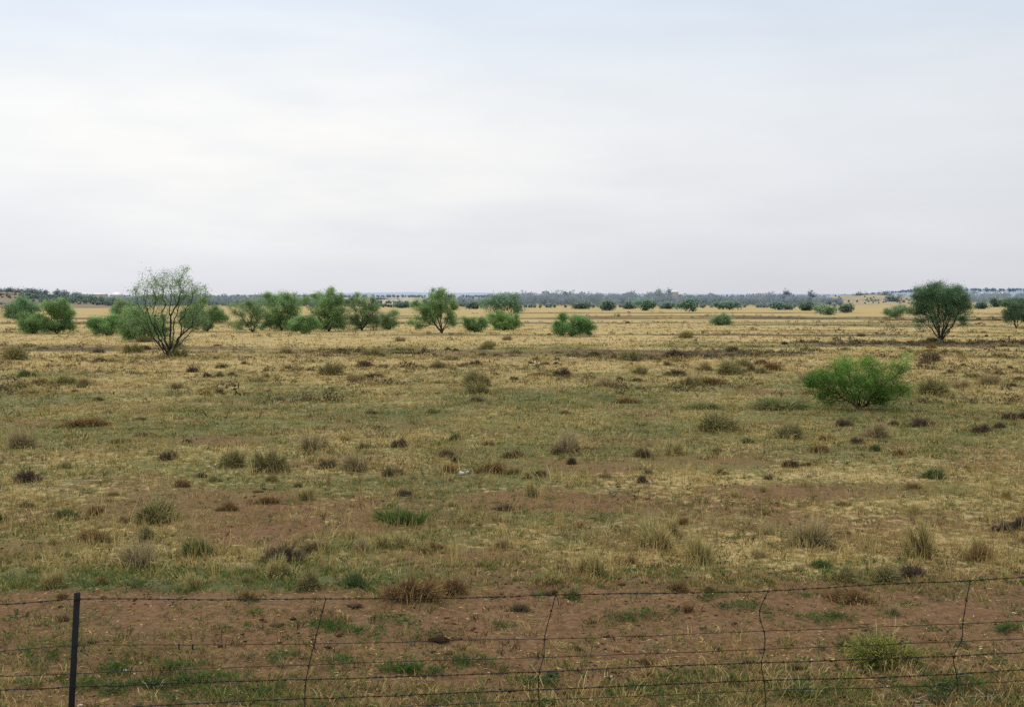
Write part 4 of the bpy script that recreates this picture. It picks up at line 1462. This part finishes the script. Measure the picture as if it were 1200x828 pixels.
def wire(points, r=.0026, barbed=True, seed=0):
    rr = random.Random(seed)
    path = spline([fence_pt(*p) for p in points], .025)
    # small kinks
    s = np.linspace(0, 1, len(path))
    path[:, 2] += .004 * (fbm(s * 60, s * 0 + seed, seed, 3) - .5) * 2
    V, Fq, off, s, a, b = cable(path, r, .0032 if barbed else 0)
    if barbed:
        x = .05
        P, Q = [], []
        while x < s[-1] - .05:
            i = int(np.searchsorted(s, x))
            c = path[i]
            for _ in range(4):
                d = np.array([rr.uniform(-.5, .5), rr.uniform(-1, 1), rr.uniform(-1, 1)])
                d /= np.linalg.norm(d)
                P.append(c)
                Q.append(c + d * .019)
            t = (path[min(i + 1, len(path) - 1)] - path[i - 1])
            t /= np.linalg.norm(t)
            P.append(c - t * .011)
            Q.append(c + t * .011)
            x += rr.uniform(.10, .14)
        P, Q = np.array(P), np.array(Q)
        rad = np.full(len(P), .0016)
        rad[4::5] = .0068
        v, f = tubes(P, Q, rad, np.where(rad > .003, rad, .0008), 5)
        V.append(v)
        Fq.append(f + off)
    return build('wire', local(np.concatenate(V)), 4, np.concatenate(Fq), M_WIRE, parent=fence, smooth=True)


W = [
    ([(-160, 716), (0, 707.5), (88, 702), (240, 702), (380, 701), (540, 700), (640, 697), (800, 694), (900, 692), (1033, 684), (1136, 680), (1200, 676), (1380, 668)], True),
    ([(-160, 774), (0, 762.5), (88, 755.5), (160, 755), (400, 753.5), (567, 749), (640, 748), (800, 743), (893, 739), (1033, 734), (1128, 730), (1200, 727), (1380, 719)], False),
    ([(-160, 797), (0, 792.3), (88, 788.5), (233, 783), (400, 777), (637, 769.5), (800, 764), (893, 760), (1033, 755), (1127, 751), (1200, 748), (1380, 741)], False),
    ([(-160, 815), (0, 808), (88, 804.5), (233, 799), (400, 794.5), (632, 786.5), (800, 779), (892, 776), (1033, 771.5), (1117, 768), (1200, 764), (1380, 757)], True),
    ([(-160, 838), (0, 833), (88, 831), (167, 827), (358, 818), (400, 816.7), (631, 807.5), (800, 800.5), (895, 796.7), (1033, 793), (1121, 789), (1200, 784), (1380, 778)], True),
    ([(-160, 852), (0, 845), (200, 838), (467, 827.7), (631, 820), (800, 813), (895, 808.5), (1033, 805), (1121, 801.5), (1200, 797), (1380, 790)], False),
    ([(-160, 884), (0, 876), (200, 866), (631, 842), (800, 833), (1050, 823.5), (1200, 818), (1380, 812)], False),
]
for k, (pts, barb) in enumerate(W):
    wire(pts, .0023 if barb else .0029, barb, k + 1)
# droppers: single kinked wires, wrapped round each strand
D = [
    [(382, 700.5), (378, 716), (368, 755), (362, 780), (358, 803), (357.5, 828), (358, 870)],
    [(651, 697), (646, 715), (638, 748), (637, 768), (632, 786.5), (631, 807), (632, 828), (632, 870)],
    [(900, 692), (896, 700), (890, 715), (891, 727), (895, 739), (895.5, 760), (892, 776), (895, 797), (897, 828), (897, 860)],
    [(1136.5, 680), (1132, 703), (1128, 730), (1126.5, 748), (1117, 769), (1121, 793), (1120, 828), (1120, 850)],
]
for pts in D:
    path = spline([fence_pt(*p) for p in pts], .012)
    path[:, 1] -= .009
    V, Fq, off, s, a, b = cable(path, .0042)
    P, Q = [], []
    for p in pts[:-1]:                      # the wraps
        c = fence_pt(*p)
        P.append(c + np.array([-.010, -.009, .006]))
        Q.append(c + np.array([.010, -.009, -.006]))
    v, f = tubes(np.array(P), np.array(Q), np.full(len(P), .006), np.full(len(P), .006), 6)
    V.append(v)
    Fq.append(f + off)
    build('dropper', local(np.concatenate(V)), 4, np.concatenate(Fq), M_WIRE, parent=fence, smooth=True)
# Y-section steel post, slightly leaning
top, bot = at_dist(91.2, 693.8, 8.43), at_dist(84.3, 828, 8.43)
low = top + (bot - top) * ((-.35 - top[2]) / (bot[2] - top[2]))
prof, hw = [], .027
for k in range(3):
    a = math.radians(90 + 120 * k)
    c, s_ = math.cos(a), math.sin(a)
    t = .0045
    prof += [(c * .006 - s_ * -t, s_ * .006 + c * -t), (c * hw - s_ * -t * .8, s_ * hw + c * -t * .8), (c * hw - s_ * t * .8, s_ * hw + c * t * .8), (c * .006 - s_ * t, s_ * .006 + c * t)]
prof = np.array(prof)
npf = len(prof)
rings = [np.concatenate([prof, np.zeros((npf, 1))], 1) + low, np.concatenate([prof, np.zeros((npf, 1))], 1) + top]
v = np.concatenate(rings)
fn, lp = [], []
for k in range(npf):
    fn.append(4)
    lp += [k, (k + 1) % npf, (k + 1) % npf + npf, k + npf]
fn += [npf, npf]
lp += list(range(npf, 2 * npf)) + list(range(npf))[::-1]
post = build('post', local(v), fn, lp, M_STEEL, parent=fence)
for py in (702, 755.5, 788.5, 804.5, 831):
    t = (py - 693.8) / (828 - 693.8)
    c = top + (bot - top) * t
    ang = np.linspace(0, 2 * np.pi, 15)
    path = np.stack([c[0] + .031 * np.cos(ang), c[1] + .031 * np.sin(ang), c[2] + .006 * np.sin(ang * .5)], 1)
    V, Fq, off, *_ = cable(path, .0026)
    build('wire_tie', local(np.concatenate(V)), 4, np.concatenate(Fq), M_WIRE, parent=post, smooth=True)
# the two short cut wire ends hanging on the second strand
for px in (210, 226):
    path = spline([fence_pt(px, 754), fence_pt(px - .4, 757), fence_pt(px + .3, 761)], .006)
    V, Fq, off, *_ = cable(path, .0055)
    build('wire_end', local(np.concatenate(V)), 4, np.concatenate(Fq), M_WIRE, parent=fence, smooth=True)


# ------------------------------------------------------------------ litter, stones
M_PAPER = simple_mat('white_plastic', (.70, .72, .74), (.82, .83, .85), 20, .5)
M_STONE = simple_mat('pale_stone', (.42, .39, .34), (.60, .57, .52), 25, .9)
M_DUNG = simple_mat('dark_dung', (.025, .018, .015), (.05, .035, .028), 30, .95)


def lump(name, label, cat, px, py, w, h, mat, seed, crumple=.5, lift=0.0, group=None):
    """crumpled or rounded irregular lump sitting on the soil"""
    x, y, z = on_ground(px, py)
    s = y / F
    r = np.random.default_rng(seed)
    nu, nv = 14, 9
    V = []
    ph = r.uniform(0, 9)
    for j in range(nv):
        th = math.pi * j / (nv - 1)
        for i in range(nu):
            a = 2 * math.pi * i / nu
            k = 1 + crumple * float(fbm(np.array([math.cos(a) * 2 + ph]), np.array([math.sin(a) * 2 + th * 1.7]), seed, 3)[0] - .5) * 2
            V.append((math.sin(th) * math.cos(a) * k, math.sin(th) * math.sin(a) * k, math.cos(th) * k))
    V = np.array(V) * np.array([w * s / 2, w * s * .4, h * s / 2])
    Fq = []
    for j in range(nv - 1):
        for i in range(nu):
            a, b = j * nu + i, j * nu + (i + 1) % nu
            Fq.append((a, b, b + nu, a + nu))
    o = build(name, V, 4, Fq, mat, smooth=crumple < .45)
    o.location = (x, y, z + h * s * (.32 + lift))
    o.rotation_euler = (0, r.uniform(-.3, .3), r.uniform(0, 6))
    tag(o, label, cat, group)
    return o


lump('litter_scrap', 'crumpled white plastic litter lying among brown shrubs at mid distance', 'litter', 541, 556, 8, 4.2, M_PAPER, 3, 1.0)
lump('litter_scrap', 'small white scrap right beside the larger crumpled white litter', 'litter', 548.5, 555, 3.6, 3.4, M_PAPER, 5, 1.0, .3)
lump('litter_scrap', 'small flat white fleck on grass left of the yellow olive bush', 'litter', 244.5, 547.5, 6, 2.6, M_PAPER, 8, .9)
lump('litter_scrap', 'tiny white fleck right of the flat white fleck', 'litter', 252.5, 545.5, 3, 2.2, M_PAPER, 9, .9)
lump('stone', 'pale rounded stone on the green weeds right of the fence post', 'stone', 146.5, 787, 7, 4.2, M_STONE, 12, .35)
lump('stone', 'flat white stone at the bottom edge beside the fence post', 'stone', 94, 826.5, 7, 2.6, M_STONE, 14, .3)
lump('stone', 'small pale stone on bare soil below the fourth wire right of the second dropper', 'stone', 716.5, 793.5, 3.6, 3, M_STONE, 16, .3)
lump('dung', 'dark dung pat on bare soil beside the second dropper', 'dung', 647, 791, 17, 6, M_DUNG, 18, .5)

# dry fallen sticks at the right end of the bare strip
def sticks(label, px, py, k, ln, seed):
    x, y, z = on_ground(px, py)
    r = np.random.default_rng(seed)
    a = r.uniform(0, 6.28, k)
    P = np.stack([r.normal(0, .05, k), r.normal(0, .04, k), np.full(k, .01)], 1)
    e = r.uniform(.5, 1, k) * ln
    Q = P + np.stack([np.cos(a) * e, np.sin(a) * e * .6, r.uniform(.01, .18, k) * e], 1)
    v, f = tubes(P, Q, np.full(k, .006), np.full(k, .0025), 5)
    o = build('dead_sticks', v, 4, f, M_STICK, smooth=True)
    o.location = (x, y, z)
    tag(o, label, 'sticks')


M_STICK = simple_mat('bleached_twig', (.30, .25, .19), (.42, .36, .28), 30, .9)
sticks('bleached dead twig cluster on the soil right of the rightmost dropper', 1160, 818, 9, .28, 2)
sticks('bleached dead twigs lying left of the rightmost dropper at the bottom', 1078, 824, 6, .2, 4)

# ------------------------------------------------------------------ render settings
S.view_settings.view_transform = 'Standard'
S.view_settings.look = 'None'
S.view_settings.exposure = 0
S.view_settings.gamma = 1
S.render.engine = 'CYCLES'
S.cycles.max_bounces = 5
S.cycles.diffuse_bounces = 3
S.cycles.transmission_bounces = 3
S.cycles.caustics_reflective = False
S.cycles.caustics_refractive = False
S.cycles.use_denoising = False
